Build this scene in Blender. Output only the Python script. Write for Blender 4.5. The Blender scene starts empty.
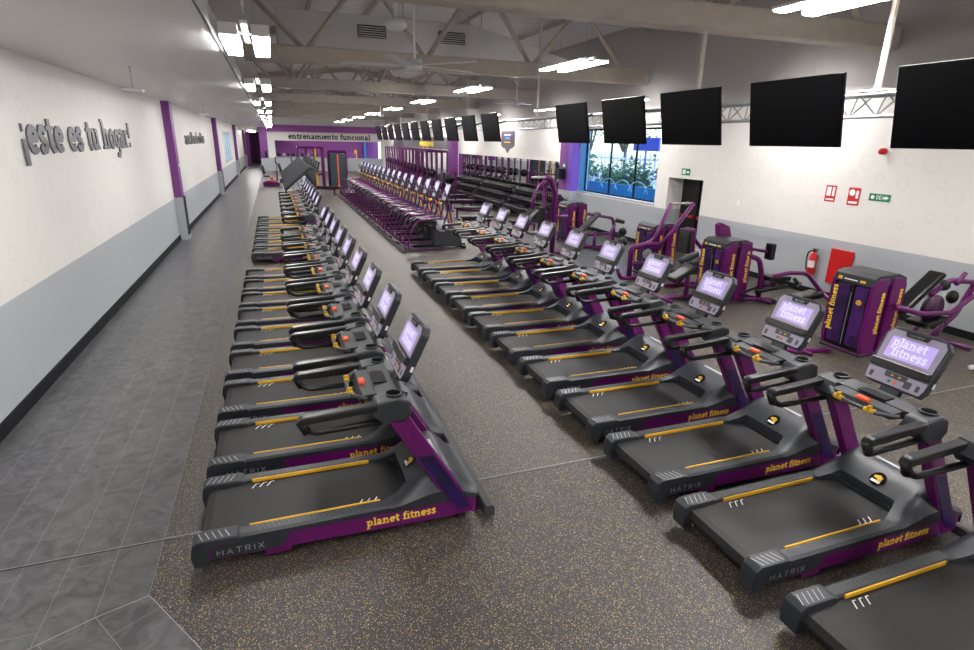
import bpy, bmesh, math, random
from mathutils import Vector, Matrix
random.seed(4)
S = bpy.context.scene
COL = S.collection
# ------------------------------------------------------------------ camera
H = 2.85
def _n(v): return Vector(v).normalized()
F, CX, CY, TH = 563.0, 487.0, 325.0, 0.020
Yc = _n(((272-CX)/F, -(138-CY)/F, -1))
_dist = (CY-(138+TH*(CX-272)))*math.cos(TH)
_k = F*F/_dist
Zc = -_n(((-_k*math.sin(TH))/F, -(_k*math.cos(TH))/F, -1))
Zc = (Zc-Yc*Yc.dot(Zc)).normalized()
Xc = Yc.cross(Zc)
cam_d = bpy.data.cameras.new('camera'); cam = bpy.data.objects.new('camera', cam_d); COL.objects.link(cam)
cam_d.sensor_width = 36; cam_d.lens = F/974*36; cam_d.clip_start = .05; cam_d.clip_end = 400
M3 = Matrix((Xc, Yc, Zc))
cam.matrix_world = Matrix.Translation((0, 0, H)) @ M3.to_4x4()
S.camera = cam
# ------------------------------------------------------------------ world and exposure
w = bpy.data.worlds.new('daylight'); S.world = w; w.use_nodes = True
bg = w.node_tree.nodes['Background']
sky = w.node_tree.nodes.new('ShaderNodeTexSky'); sky.sky_type = 'NISHITA'
sky.sun_elevation = math.radians(38); sky.sun_rotation = math.radians(200); sky.sun_disc = False; sky.sun_intensity = 1.0
w.node_tree.links.new(sky.outputs[0], bg.inputs[0]); bg.inputs[1].default_value = 0.42
LAMP = 72.0            # strength of the ceiling tubes
S.view_settings.view_transform = 'Standard'; S.view_settings.look = 'None'; S.view_settings.gamma = 1
S.view_settings.use_curve_mapping = False; S.view_settings.exposure = .97

# ------------------------------------------------------------------ materials
MAT = {}
def nodes(m): return m.node_tree.nodes, m.node_tree.links
def mat(name, col, rough=.5, metal=0., emit=None, es=1., var=.06, scale=12., spec=.5, bump=0., bscale=200.):
    m = bpy.data.materials.new(name); m.use_nodes = True; N, L = nodes(m); b = N['Principled BSDF']
    b.inputs['Roughness'].default_value = rough; b.inputs['Metallic'].default_value = metal
    b.inputs['Specular IOR Level'].default_value = spec
    tc = N.new('ShaderNodeTexCoord'); nz = N.new('ShaderNodeTexNoise'); nz.inputs['Scale'].default_value = scale
    L.new(tc.outputs['Object'], nz.inputs['Vector'])
    mr = N.new('ShaderNodeMix'); mr.data_type = 'RGBA'
    c = Vector(col)
    mr.inputs[6].default_value = (*(c*(1-var)), 1); mr.inputs[7].default_value = (*(c*(1+var)), 1)
    L.new(nz.outputs['Fac'], mr.inputs[0]); L.new(mr.outputs[2], b.inputs['Base Color'])
    if emit:
        b.inputs['Emission Color'].default_value = (*emit, 1); b.inputs['Emission Strength'].default_value = es
    if bump:
        n2 = N.new('ShaderNodeTexNoise'); n2.inputs['Scale'].default_value = bscale; L.new(tc.outputs['Object'], n2.inputs['Vector'])
        bp = N.new('ShaderNodeBump'); bp.inputs['Strength'].default_value = bump; bp.inputs['Distance'].default_value = .005
        L.new(n2.outputs['Fac'], bp.inputs['Height']); L.new(bp.outputs[0], b.inputs['Normal'])
    MAT[name] = m; return m
def mathn(N, L, op, a, b=None, c=None):
    n = N.new('ShaderNodeMath'); n.operation = op
    for i, v in enumerate((a, b, c)):
        if v is None: continue
        if isinstance(v, (int, float)): n.inputs[i].default_value = v
        else: L.new(v, n.inputs[i])
    return n.outputs[0]
def mixc(N, L, f, a, b):
    n = N.new('ShaderNodeMix'); n.data_type = 'RGBA'
    for i, v in ((0, f), (6, a), (7, b)):
        if isinstance(v, (int, float)): n.inputs[i].default_value = v
        elif isinstance(v, tuple): n.inputs[i].default_value = (*v, 1)
        else: L.new(v, n.inputs[i])
    return n.outputs[2]

mat('purple_paint', (.105, .003, .095), .28, var=.1)
mat('purple_dark', (.045, .004, .042), .4)
mat('charcoal', (.020, .0235, .030), .46, var=.08)
mat('charcoal_light', (.05, .054, .06), .45)
mat('black_plastic', (.0045, .0045, .005), .40, spec=.4)
mat('black_pad', (.0055, .0055, .006), .33, var=.15)
mat('grey_pad', (.035, .038, .042), .45)
mat('tv_screen', (.0012, .0012, .0016), .25, spec=.12)
mat('black_gloss', (.004, .004, .005), .18, spec=.35)
mat('yellow', (.72, .40, .015), .5)
mat('lettering_yellow', (.82, .56, .03), .5)
mat('gold', (.62, .36, .02), .35, .2)
mat('orange', (.85, .10, .03), .4)
mat('red_paint', (.55, .01, .01), .4)
mat('white_print', (.8, .8, .8), .5)
mat('silver', (.42, .42, .44), .35, .8)
mat('silver_paint', (.42, .43, .46), .35)
mat('steel', (.4, .4, .42), .28, .9)
mat('lilac_face_glow', (.22, .195, .26), .35, emit=(.34, .30, .40), es=.16)  # bezel and keypad are no lamps; a faint glow brightens their colour
mat('screen_lilac', (.12, .08, .2), .3, emit=(.52, .40, .86), es=.46)
mat('screen_text', (.3, .3, .35), .3, emit=(.8, .76, 1), es=.35)
mat('green_sign', (.0, .20, .09), .5)
mat('wall_letter', (.12, .12, .14), .4)
mat('wall_letter_black', (.02, .02, .025), .4)
mat('trim_black', (.008, .009, .011), .7, spec=.2)
mat('truss_paint', (.44, .395, .345), .8, var=.15, scale=5, bump=.3, bscale=40)
mat('duct_metal', (.66, .65, .64), .6, var=.08, scale=2)
mat('soffit_paint', (.80, .785, .77), .45, var=.02)
mat('fascia_grey', (.13, .13, .14), .6)
mat('pillar_purple', (.17, .035, .21), .5, var=.03)
mat('pillar_violet', (.16, .06, .45), .5, var=.03)
mat('grey_paint', (.42, .44, .465), .7, var=.03)
mat('white_paint', (.74, .715, .68), .7, var=.02)
mat('grey_sign', (.09, .09, .10), .6)
mat('far_purple', (.24, .055, .27), .6)
mat('tube_light', (.9, .9, .9), .4, emit=(1, .975, .95), es=LAMP)
mat('panel_light', (.9, .9, .9), .4, emit=(1, .975, .95), es=LAMP*.55)
mat('lamp_body', (.6, .6, .6), .5)
mat('mirror_glass', (.75, .76, .77), .02, 1.0, var=.0)
mat('leaf', (.07, .15, .07), .6, var=.6, scale=9)
mat('leaf_yellow', (.45, .38, .04), .6, var=.4, scale=9)
mat('bark', (.08, .06, .04), .8)
mat('blue_banner', (.03, .26, .62), .5)
mat('blue_film', (.02, .17, .42), .4)
mat('pale_blue', (.15, .36, .62), .5)
mat('sign_blue', (.05, .08, .5), .5)
mat('teal', (.012, .03, .04), .5)
mat('fence_white', (.75, .78, .8), .5)
mat('pavement', (.45, .46, .48), .8)
mat('far_building', (.55, .6, .66), .8)
mat('cup_hollow_shade', (.001, .001, .001), .9, spec=.05)  # stands in for the dark inside an open cup holder
mat('label_white', (.7, .68, .7), .5)
mat('navy_camo', (.02, .01, .09), .4)
mat('raceway_grey', (.04, .04, .042), .6)
mat('dumbbell_black', (.007, .007, .008), .3)

def mat_glass():
    m = bpy.data.materials.new('window_glass'); m.use_nodes = True; N, L = nodes(m)
    N.remove(N['Principled BSDF']); out = N['Material Output']
    t = N.new('ShaderNodeBsdfTransparent'); t.inputs[0].default_value = (.80, .9, .95, 1)
    g = N.new('ShaderNodeBsdfGlossy'); g.inputs['Roughness'].default_value = .02
    lw = N.new('ShaderNodeLayerWeight'); lw.inputs[0].default_value = .5; fr = N.new('ShaderNodeMath'); fr.operation = 'POWER'; fr.inputs[1].default_value = 5
    L.new(lw.outputs['Facing'], fr.inputs[0])
    mx = N.new('ShaderNodeMixShader'); L.new(fr.outputs[0], mx.inputs[0]); L.new(t.outputs[0], mx.inputs[1]); L.new(g.outputs[0], mx.inputs[2])
    L.new(mx.outputs[0], out.inputs[0]); MAT['window_glass'] = m
mat_glass()

def mat_camo():          # purple panel fading to navy patches on the uprights
    m = mat('upright_panel', (.1, .1, .1), .3); N, L = nodes(m); b = N['Principled BSDF']
    tc = N.new('ShaderNodeTexCoord'); vo = N.new('ShaderNodeTexVoronoi'); vo.inputs['Scale'].default_value = 9
    L.new(tc.outputs['Object'], vo.inputs['Vector'])
    sp = N.new('ShaderNodeSeparateXYZ'); L.new(tc.outputs['Object'], sp.inputs[0])
    vc = N.new('ShaderNodeSeparateColor'); L.new(vo.outputs['Color'], vc.inputs[0])
    low = mathn(N, L, 'GREATER_THAN', mathn(N, L, 'MULTIPLY_ADD', vc.outputs[0], .22, .42), sp.outputs[2])
    c = mixc(N, L, low, (.09, .003, .085), mixc(N, L, vc.outputs[1], (.006, .004, .03), (.02, .006, .09)))
    L.new(c, b.inputs['Base Color'])
mat_camo()
def mat_shroud():
    m = mat('printed_shroud', (.1, .1, .1), .4); N, L = nodes(m); b = N['Principled BSDF']
    tc = N.new('ShaderNodeTexCoord'); vo = N.new('ShaderNodeTexVoronoi'); vo.inputs['Scale'].default_value = 7
    L.new(tc.outputs['Object'], vo.inputs['Vector']); vc = N.new('ShaderNodeSeparateColor'); L.new(vo.outputs['Color'], vc.inputs[0])
    L.new(mixc(N, L, vc.outputs[0], (.006, .001, .02), (.05, .006, .11)), b.inputs['Base Color'])
mat_shroud()

def mat_rubber():
    m = mat('rubber_floor', (.03, .03, .03), .52, spec=.6); N, L = nodes(m); b = N['Principled BSDF']
    tc = N.new('ShaderNodeTexCoord'); vec = tc.outputs['Object']
    col = None
    nz = N.new('ShaderNodeTexNoise'); nz.inputs['Scale'].default_value = 160; L.new(vec, nz.inputs['Vector'])
    nb = N.new('ShaderNodeTexNoise'); nb.inputs['Scale'].default_value = .7; L.new(vec, nb.inputs['Vector'])
    col = mixc(N, L, nz.outputs['Fac'], (.008, .0075, .008), (.038, .035, .034))
    for sc, lo, c in ((140, .80, (.55, .37, .07)), (160, .84, (.15, .15, .27)), (115, .93, (.50, .43, .30)), (200, .70, (.085, .065, .045))):
        vo = N.new('ShaderNodeTexVoronoi'); vo.inputs['Scale'].default_value = sc; L.new(vec, vo.inputs['Vector'])
        vc = N.new('ShaderNodeSeparateColor'); L.new(vo.outputs['Color'], vc.inputs[0])
        pick = mathn(N, L, 'GREATER_THAN', vc.outputs[0], lo)
        near = mathn(N, L, 'LESS_THAN', vo.outputs['Distance'], .42)
        col = mixc(N, L, mathn(N, L, 'MULTIPLY', pick, near), col, c)
    col2 = mixc(N, L, mathn(N, L, 'MULTIPLY', nb.outputs['Fac'], .25), col, (.032, .029, .028))
    L.new(col2, b.inputs['Base Color'])
    bp = N.new('ShaderNodeBump'); bp.inputs['Strength'].default_value = .35; bp.inputs['Distance'].default_value = .004
    L.new(nz.outputs['Fac'], bp.inputs['Height']); L.new(bp.outputs[0], b.inputs['Normal'])
mat_rubber()

def mat_tile(name, rot=0., ox=0., oy=0.):
    m = mat(name, (.1, .1, .1), .33, spec=.65); N, L = nodes(m); b = N['Principled BSDF']
    tc = N.new('ShaderNodeTexCoord'); mp = N.new('ShaderNodeMapping'); L.new(tc.outputs['Object'], mp.inputs[0])
    mp.inputs['Location'].default_value = (ox, oy, 0); mp.inputs['Rotation'].default_value = (0, 0, rot)
    br = N.new('ShaderNodeTexBrick'); L.new(mp.outputs[0], br.inputs['Vector'])
    br.inputs['Scale'].default_value = 1; br.inputs['Brick Width'].default_value = .96; br.inputs['Row Height'].default_value = .285
    br.inputs['Mortar Size'].default_value = .0019; br.inputs['Mortar Smooth'].default_value = 0; br.offset = .42; br.offset_frequency = 2
    br.inputs['Color1'].default_value = (0, 0, 0, 1); br.inputs['Color2'].default_value = (1, 1, 1, 1); br.inputs['Mortar'].default_value = (.5, .5, .5, 1)
    n1 = N.new('ShaderNodeTexNoise'); n1.inputs['Scale'].default_value = 5; n1.inputs['Detail'].default_value = 9; n1.inputs['Distortion'].default_value = 1.6
    n1.inputs['Roughness'].default_value = .65
    L.new(tc.outputs['Object'], n1.inputs['Vector'])
    n2 = N.new('ShaderNodeTexNoise'); n2.inputs['Scale'].default_value = 90; n2.inputs['Detail'].default_value = 4; L.new(tc.outputs['Object'], n2.inputs['Vector'])
    cr = N.new('ShaderNodeValToRGB'); L.new(n1.outputs['Fac'], cr.inputs[0])
    cr.color_ramp.elements[0].position = .36; cr.color_ramp.elements[0].color = (.042, .043, .048, 1)
    cr.color_ramp.elements[1].position = .66; cr.color_ramp.elements[1].color = (.16, .158, .165, 1)
    sc = N.new('ShaderNodeSeparateColor'); L.new(br.outputs['Color'], sc.inputs[0])
    c = mixc(N, L, mathn(N, L, 'MULTIPLY', sc.outputs[0], .35), cr.outputs[0], (.10, .099, .10))
    c = mixc(N, L, mathn(N, L, 'MULTIPLY', n2.outputs['Fac'], .3), c, (.06, .06, .065))
    c = mixc(N, L, br.outputs['Fac'], c, (.24, .24, .245))
    L.new(c, b.inputs['Base Color'])
    bp = N.new('ShaderNodeBump'); bp.inputs['Strength'].default_value = .15; bp.inputs['Distance'].default_value = .004
    L.new(n1.outputs['Fac'], bp.inputs['Height']); L.new(bp.outputs[0], b.inputs['Normal'])
mat_tile('tile_floor', math.radians(90), .1, .158)
mat_tile('tile_diagonal', math.radians(57), .05, -.2016)

def mat_wall(name, axis=1):       # white above, grey below, faint gear outlines printed on the white
    m = mat(name, (.7, .7, .7), .6); N, L = nodes(m); b = N['Principled BSDF']
    tc = N.new('ShaderNodeTexCoord'); sp = N.new('ShaderNodeSeparateXYZ'); L.new(tc.outputs['Object'], sp.inputs[0])
    cb = N.new('ShaderNodeCombineXYZ'); L.new(sp.outputs[axis], cb.inputs[0]); L.new(sp.outputs[2], cb.inputs[1])
    vo = N.new('ShaderNodeTexVoronoi'); vo.voronoi_dimensions = '2D'; vo.inputs['Scale'].default_value = 1.9; vo.inputs['Randomness'].default_value = .7
    L.new(cb.outputs[0], vo.inputs['Vector'])
    vs = N.new('ShaderNodeVectorMath'); vs.operation = 'SCALE'; vs.inputs['Scale'].default_value = 1.0
    L.new(vo.outputs['Position'], vs.inputs[0])
    sb = N.new('ShaderNodeVectorMath'); sb.operation = 'SUBTRACT'; L.new(cb.outputs[0], sb.inputs[0]); L.new(vs.outputs[0], sb.inputs[1])
    s2 = N.new('ShaderNodeSeparateXYZ'); L.new(sb.outputs[0], s2.inputs[0])
    ang = mathn(N, L, 'ARCTAN2', s2.outputs[1], s2.outputs[0])
    tooth = mathn(N, L, 'GREATER_THAN', mathn(N, L, 'SINE', mathn(N, L, 'MULTIPLY', ang, 16)), 0)
    ln = N.new('ShaderNodeVectorMath'); ln.operation = 'LENGTH'; L.new(sb.outputs[0], ln.inputs[0])
    vc = N.new('ShaderNodeSeparateColor'); L.new(vo.outputs['Color'], vc.inputs[0])
    rad = mathn(N, L, 'MULTIPLY_ADD', vc.outputs[0], .09, .07)
    r1 = mathn(N, L, 'MULTIPLY_ADD', tooth, .012, rad)
    d = mathn(N, L, 'ABSOLUTE', mathn(N, L, 'SUBTRACT', ln.outputs['Value'], r1))
    d2 = mathn(N, L, 'ABSOLUTE', mathn(N, L, 'SUBTRACT', ln.outputs['Value'], mathn(N, L, 'MULTIPLY', rad, .78)))
    ring = mathn(N, L, 'LESS_THAN', mathn(N, L, 'MINIMUM', d, d2), .0035)
    white = mixc(N, L, mathn(N, L, 'MULTIPLY', ring, .32), (.74, .715, .68), (.42, .38, .36))
    up = mathn(N, L, 'GREATER_THAN', sp.outputs[2], 1.165)
    seam = mathn(N, L, 'LESS_THAN', mathn(N, L, 'FRACT', mathn(N, L, 'DIVIDE', sp.outputs[axis], 2.4)), .0022)
    grey = mixc(N, L, mathn(N, L, 'MULTIPLY', seam, .5), (.40, .42, .445), (.2, .18, .17))
    c = mixc(N, L, up, grey, white)
    if name == 'wall_right_paint':
        hi = mathn(N, L, 'GREATER_THAN', sp.outputs[2], 3.84)
        c = mixc(N, L, hi, c, (.34, .32, .31))
    L.new(c, b.inputs['Base Color'])
mat_wall('wall_left_paint'); mat_wall('wall_right_paint')
def mat_roof():
    m = mat('roof_sheet', (.72, .70, .69), .6); N, L = nodes(m); b = N['Principled BSDF']
    tc = N.new('ShaderNodeTexCoord'); sp = N.new('ShaderNodeSeparateXYZ'); L.new(tc.outputs['Object'], sp.inputs[0])
    s = mathn(N, L, 'SINE', mathn(N, L, 'MULTIPLY', sp.outputs[1], 26))
    bp = N.new('ShaderNodeBump'); bp.inputs['Strength'].default_value = .8; bp.inputs['Distance'].default_value = .03
    L.new(s, bp.inputs['Height']); L.new(bp.outputs[0], b.inputs['Normal'])
mat_roof()

# ------------------------------------------------------------------ mesh builder
class MB:
    def __init__(s): s.bm = bmesh.new(); s.mats = []
    def mi(s, m):
        if m is None: return 0
        if m not in s.mats: s.mats.append(m)
        return s.mats.index(m)
    def _fin(s, nv0, bevel=0, seg=1, m=None, smooth=False):
        s.bm.verts.ensure_lookup_table()
        vs = s.bm.verts[nv0:]
        fs = set(f for v in vs for f in v.link_faces)
        if bevel:
            es = set(e for v in vs for e in v.link_edges)
            r = bmesh.ops.bevel(s.bm, geom=list(es), offset=bevel, segments=seg, affect='EDGES', profile=.6, clamp_overlap=True)
            s.bm.verts.ensure_lookup_table(); fs = set(f for v in s.bm.verts[nv0:] for f in v.link_faces) | set(r['faces'])
        i = s.mi(m)
        for f in fs:
            if f.is_valid: f.material_index = i; f.smooth = smooth
        return s
    def box(s, x0, x1, y0, y1, z0, z1, bevel=0, seg=1, m=None, M=None):
        n = len(s.bm.verts); c = [(x, y, z) for x in (x0, x1) for y in (y0, y1) for z in (z0, z1)]
        vs = [s.bm.verts.new((M @ Vector(p)) if M else p) for p in c]
        for q in ((0, 1, 3, 2), (4, 6, 7, 5), (0, 4, 5, 1), (2, 3, 7, 6), (0, 2, 6, 4), (1, 5, 7, 3)): s.bm.faces.new([vs[i] for i in q])
        return s._fin(n, bevel, seg, m)
    def prism(s, pts, a, b, axis='y', bevel=0, seg=1, m=None, M=None, smooth=False):
        n = len(s.bm.verts)
        def P(p, t):
            v = {'y': (p[0], t, p[1]), 'x': (t, p[0], p[1]), 'z': (p[0], p[1], t)}[axis]
            return (M @ Vector(v)) if M else v
        A = [s.bm.verts.new(P(p, a)) for p in pts]; B = [s.bm.verts.new(P(p, b)) for p in pts]
        k = len(pts)
        s.bm.faces.new(A); s.bm.faces.new(B[::-1])
        for i in range(k): s.bm.faces.new((A[i], B[i], B[(i+1) % k], A[(i+1) % k]))
        return s._fin(n, bevel, seg, m, smooth)
    def tube(s, pts, r, seg=8, m=None, closed=False, fillet=0, fn=4, flat=None):
        P = [Vector(p) for p in pts]
        if fillet and len(P) > 2:
            Q = [P[0]]
            for i in range(1, len(P)-1):
                a, b, c = P[i-1], P[i], P[i+1]
                d1 = min(fillet, (a-b).length*.48); d2 = min(fillet, (c-b).length*.48)
                p1 = b+(a-b).normalized()*d1; p2 = b+(c-b).normalized()*d2
                for k in range(fn+1):
                    t = k/fn; Q.append(p1*(1-t)**2+b*2*t*(1-t)+p2*t*t)
            Q.append(P[-1]); P = Q
        n = len(s.bm.verts); rings = []; up = None
        for i, p in enumerate(P):
            if closed: d = (P[(i+1) % len(P)]-P[i-1]).normalized()
            else: d = (P[min(i+1, len(P)-1)]-P[max(i-1, 0)]).normalized()
            if up is None:
                up = Vector((0, 0, 1)) if abs(d.z) < .9 else Vector((1, 0, 0))
            u = d.cross(up).normalized(); v = u.cross(d).normalized(); up = v
            rr = r[i] if isinstance(r, (list, tuple)) else r
            fa, fb = flat if flat else (1, 1)
            rings.append([s.bm.verts.new(p+(u*math.cos(2*math.pi*k/seg)*fa+v*math.sin(2*math.pi*k/seg)*fb)*rr) for k in range(seg)])
        m_ = len(rings)
        for i in range(m_ if closed else m_-1):
            A, B = rings[i], rings[(i+1) % m_]
            for k in range(seg): s.bm.faces.new((A[k], A[(k+1) % seg], B[(k+1) % seg], B[k]))
        if not closed: s.bm.faces.new(rings[0][::-1]); s.bm.faces.new(rings[-1])
        s._fin(n, 0, 1, m, seg > 4); return s
    def sq(s, pts, r, m=None, fillet=0): return s.tube(pts, r*1.3, 4, m, False, fillet)   # square-section bar
    def cyl(s, a, b, r, seg=12, m=None): return s.tube([a, b], r, seg, m)
    def ball(s, c, r, seg=10, m=None, sc=(1, 1, 1)):
        n = len(s.bm.verts)
        bmesh.ops.create_uvsphere(s.bm, u_segments=seg, v_segments=max(6, seg*2//3), radius=r, matrix=Matrix.Translation(c) @ Matrix.Diagonal((*sc, 1)))
        return s._fin(n, 0, 1, m, True)
    def quad(s, a, b, c, d, m=None):
        n = len(s.bm.verts); s.bm.faces.new([s.bm.verts.new(p) for p in (a, b, c, d)]); return s._fin(n, 0, 1, m)
    def grid(s, f, nu, nv, m=None, smooth=True):
        n = len(s.bm.verts); V = [[s.bm.verts.new(f(i/nu, j/nv)) for j in range(nv+1)] for i in range(nu+1)]
        for i in range(nu):
            for j in range(nv): s.bm.faces.new((V[i][j], V[i+1][j], V[i+1][j+1], V[i][j+1]))
        return s._fin(n, 0, 1, m, smooth)
    def build(s, name, m=None, parent=None, recalc=True):
        if recalc: bmesh.ops.recalc_face_normals(s.bm, faces=s.bm.faces)
        me = bpy.data.meshes.new(name); s.bm.to_mesh(me); s.bm.free()
        for k in (s.mats or [m]): me.materials.append(MAT[k])
        o = bpy.data.objects.new(name, me); COL.objects.link(o)
        if parent is not None: o.parent = parent
        return o
def tag(o, label=None, cat=None, group=None, kind=None):
    if label: o['label'] = label
    if cat: o['category'] = cat
    if group: o['group'] = group
    if kind: o['kind'] = kind
    return o
def thing(name, label, cat, loc=(0, 0, 0), rz=0, group=None):
    o = bpy.data.objects.new(name, None); COL.objects.link(o); o.location = loc; o.rotation_euler = (0, 0, rz)
    o.empty_display_size = .1
    return tag(o, label, cat, group)
def struct(o, label=None): o['kind'] = 'structure'; return o
def dup(root, loc, rz=None, label=None, group=None):
    r = root.copy(); COL.objects.link(r); r.location = loc
    if rz is not None: r.rotation_euler = (0, 0, rz)
    if label: r['label'] = label
    if group: r['group'] = group
    for ch in list(root.children):
        c = ch.copy(); COL.objects.link(c); c.parent = r
        for g in list(ch.children):
            d = g.copy(); COL.objects.link(d); d.parent = c
    return r
ORD = ['nearest', 'second-nearest', 'third-nearest', 'fourth-nearest', 'fifth-nearest', 'sixth-nearest', 'seventh-nearest', 'eighth-nearest',
       'ninth-nearest', 'tenth-nearest', 'eleventh-nearest', 'twelfth-nearest', 'thirteenth-nearest', 'fourteenth-nearest', 'fifteenth-nearest', 'sixteenth-nearest', 'seventeenth-nearest']

# ------------------------------------------------------------------ slab lettering drawn with strokes
def E(cx, cy, rx, ry, a0=0, a1=360, n=12):
    return [(cx+rx*math.cos(math.radians(a0+(a1-a0)*i/n)), cy+ry*math.sin(math.radians(a0+(a1-a0)*i/n))) for i in range(n+1)]
G = {   # advance, strokes, serifs (x0,x1,y)
 'a': (.95, [E(.38, .28, .23, .2), [(.12, .78), (.25, .9), (.45, .9), (.62, .72), (.62, .06)]], [(.55, .88, .06)]),
 'b': (1.0, [[(.2, 1.4), (.2, .08)], E(.52, .48, .28, .38)], [(.0, .2, 1.38)]),
 'c': (.85, [E(.47, .48, .31, .4, 40, 320)], [(.62, .74, .76)]),
 'd': (1.0, [[(.74, 1.4), (.74, .06)], E(.42, .48, .28, .38)], [(.5, .74, 1.38), (.74, .96, .06)]),
 'e': (.9, [E(.46, .48, .32, .4, 0, 315), [(.14, .5), (.78, .5)]], []),
 'f': (.65, [[(.68, 1.28), (.5, 1.38), (.3, 1.22), (.3, .06)]], [(.08, .6, .9), (.1, .52, .06)]),
 'g': (.98, [E(.42, .5, .28, .36), [(.72, .92), (.72, -.2), (.55, -.4), (.2, -.38)]], [(.72, .92, .9)]),
 'h': (1.1, [[(.22, 1.4), (.22, .06)], [(.22, .62), (.42, .88), (.66, .86), (.78, .66), (.78, .06)]], [(.02, .22, 1.38), (.02, .42, .06), (.6, .98, .06)]),
 'i': (.5, [[(.25, .9), (.25, .06)], [(.2, 1.3), (.3, 1.3)]], [(.06, .25, .9), (.05, .45, .06)]),
 'j': (.5, [[(.28, .9), (.28, -.2), (.1, -.4)], [(.23, 1.3), (.33, 1.3)]], [(.06, .28, .9)]),
 'l': (.5, [[(.25, 1.4), (.25, .06)]], [(.06, .25, 1.38), (.05, .45, .06)]),
 'm': (1.6, [[(.22, .9), (.22, .06)], [(.22, .64), (.4, .88), (.62, .86), (.74, .66), (.74, .06)], [(.74, .64), (.92, .88), (1.14, .86), (1.28, .66), (1.28, .06)]], [(.02, .22, .9), (.04, .4, .06), (.58, .9, .06), (1.1, 1.46, .06)]),
 'n': (1.1, [[(.22, .9), (.22, .06)], [(.22, .62), (.42, .88), (.66, .86), (.78, .66), (.78, .06)]], [(.02, .22, .9), (.04, .4, .06), (.6, .96, .06)]),
 'o': (.95, [E(.47, .48, .32, .4)], []),
 'p': (1.02, [[(.22, .92), (.22, -.42)], E(.53, .48, .28, .38)], [(.02, .22, .92), (.02, .44, -.42)]),
 'q': (1.0, [[(.74, .92), (.74, -.42)], E(.42, .48, .28, .38)], [(.56, .94, -.42)]),
 'r': (.8, [[(.22, .9), (.22, .06)], [(.22, .58), (.4, .84), (.66, .86)]], [(.02, .22, .9), (.02, .46, .06)]),
 's': (.8, [[(.66, .72), (.5, .9), (.28, .88), (.16, .7), (.3, .52), (.52, .44), (.64, .26), (.5, .08), (.26, .06), (.12, .24)]], []),
 't': (.68, [[(.3, 1.25), (.3, .25), (.42, .08), (.62, .12)]], [(.06, .6, .9)]),
 'u': (1.08, [[(.22, .9), (.22, .28), (.36, .08), (.56, .1), (.76, .34)], [(.76, .9), (.76, .06)]], [(.02, .22, .9), (.56, .76, .9), (.76, .96, .06)]),
 'z': (.85, [[(.12, .88), (.7, .88), (.14, .08), (.72, .08)]], []),
 '!': (.5, [[(.25, 1.4), (.25, .5)], [(.2, .12), (.3, .12)]], []),
 '\u00a1': (.5, [[(.25, .5), (.25, -.42)], [(.2, .88), (.3, .88)]], []),
 'M': (1.5, [[(.2, .06), (.2, 1.3), (.7, .5), (1.2, 1.3), (1.2, .06)]], []),
 'A': (1.3, [[(.1, .06), (.6, 1.3), (1.1, .06)], [(.35, .5), (.85, .5)]], []),
 'T': (1.2, [[(.1, 1.3), (1.05, 1.3)], [(.57, 1.3), (.57, .06)]], []),
 'R': (1.25, [[(.2, .06), (.2, 1.3), (.8, 1.3), (1., 1.1), (1., .85), (.8, .65), (.2, .65)], [(.6, .65), (1.05, .06)]], []),
 'I': (.5, [[(.22, 1.3), (.22, .06)]], []),
 'X': (1.25, [[(.1, .06), (1.05, 1.3)], [(.1, 1.3), (1.05, .06)]], []),
 'D': (1.25, [[(.2, .06), (.2, 1.3), (.7, 1.3), (1.0, .95), (1.0, .4), (.7, .06), (.2, .06)]], []),
 'E': (1.1, [[(.9, 1.3), (.2, 1.3), (.2, .06), (.9, .06)], [(.2, .68), (.8, .68)]], []),
 ' ': (.5, [], []),
}
G['\u00ed'] = (.5, [[(.25, .9), (.25, .06)], [(.2, 1.15), (.36, 1.42)]], G['i'][2])
def ribbon(bm, pts, wd, z0, z1, M, mi):
    closed = (Vector(pts[0])-Vector(pts[-1])).length < 1e-4 and len(pts) > 3
    if closed: pts = pts[:-1]
    n = len(pts); L_, R_ = [], []
    for i in range(n):
        p = Vector(pts[i])
        if closed: a = Vector(pts[i-1]); b = Vector(pts[(i+1) % n])
        else: a = Vector(pts[max(i-1, 0)]); b = Vector(pts[min(i+1, n-1)])
        d = (b-a).normalized(); nn = Vector((-d.y, d.x))
        k = 1.0
        if closed or 0 < i < n-1:
            c = (b-p).normalized().dot((p-a).normalized()); k = min(1.5, 1/math.sqrt(max(.2, (1+c)/2)))
        L_.append(p+nn*wd/2*k); R_.append(p-nn*wd/2*k)
    def V(p, z): return bm.verts.new(M @ Vector((p.x, p.y, z)))
    LT = [V(p, z1) for p in L_]; RT = [V(p, z1) for p in R_]
    deep = abs(z1-z0) > 1e-5
    if deep: LB = [V(p, z0) for p in L_]; RB = [V(p, z0) for p in R_]
    fs = []
    for i in range(n if closed else n-1):
        j = (i+1) % n
        fs.append(bm.faces.new((RT[i], RT[j], LT[j], LT[i])))
        if deep:
            fs.append(bm.faces.new((LT[i], LT[j], LB[j], LB[i]))); fs.append(bm.faces.new((RB[i], RB[j], RT[j], RT[i])))
    if deep and not closed:
        fs.append(bm.faces.new((RT[0], LT[0], LB[0], RB[0]))); fs.append(bm.faces.new((LT[-1], RT[-1], RB[-1], LB[-1])))
    for f in fs: f.material_index = mi
def twidth(t, tr=0): return sum(G[c][0]+tr for c in t)
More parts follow.
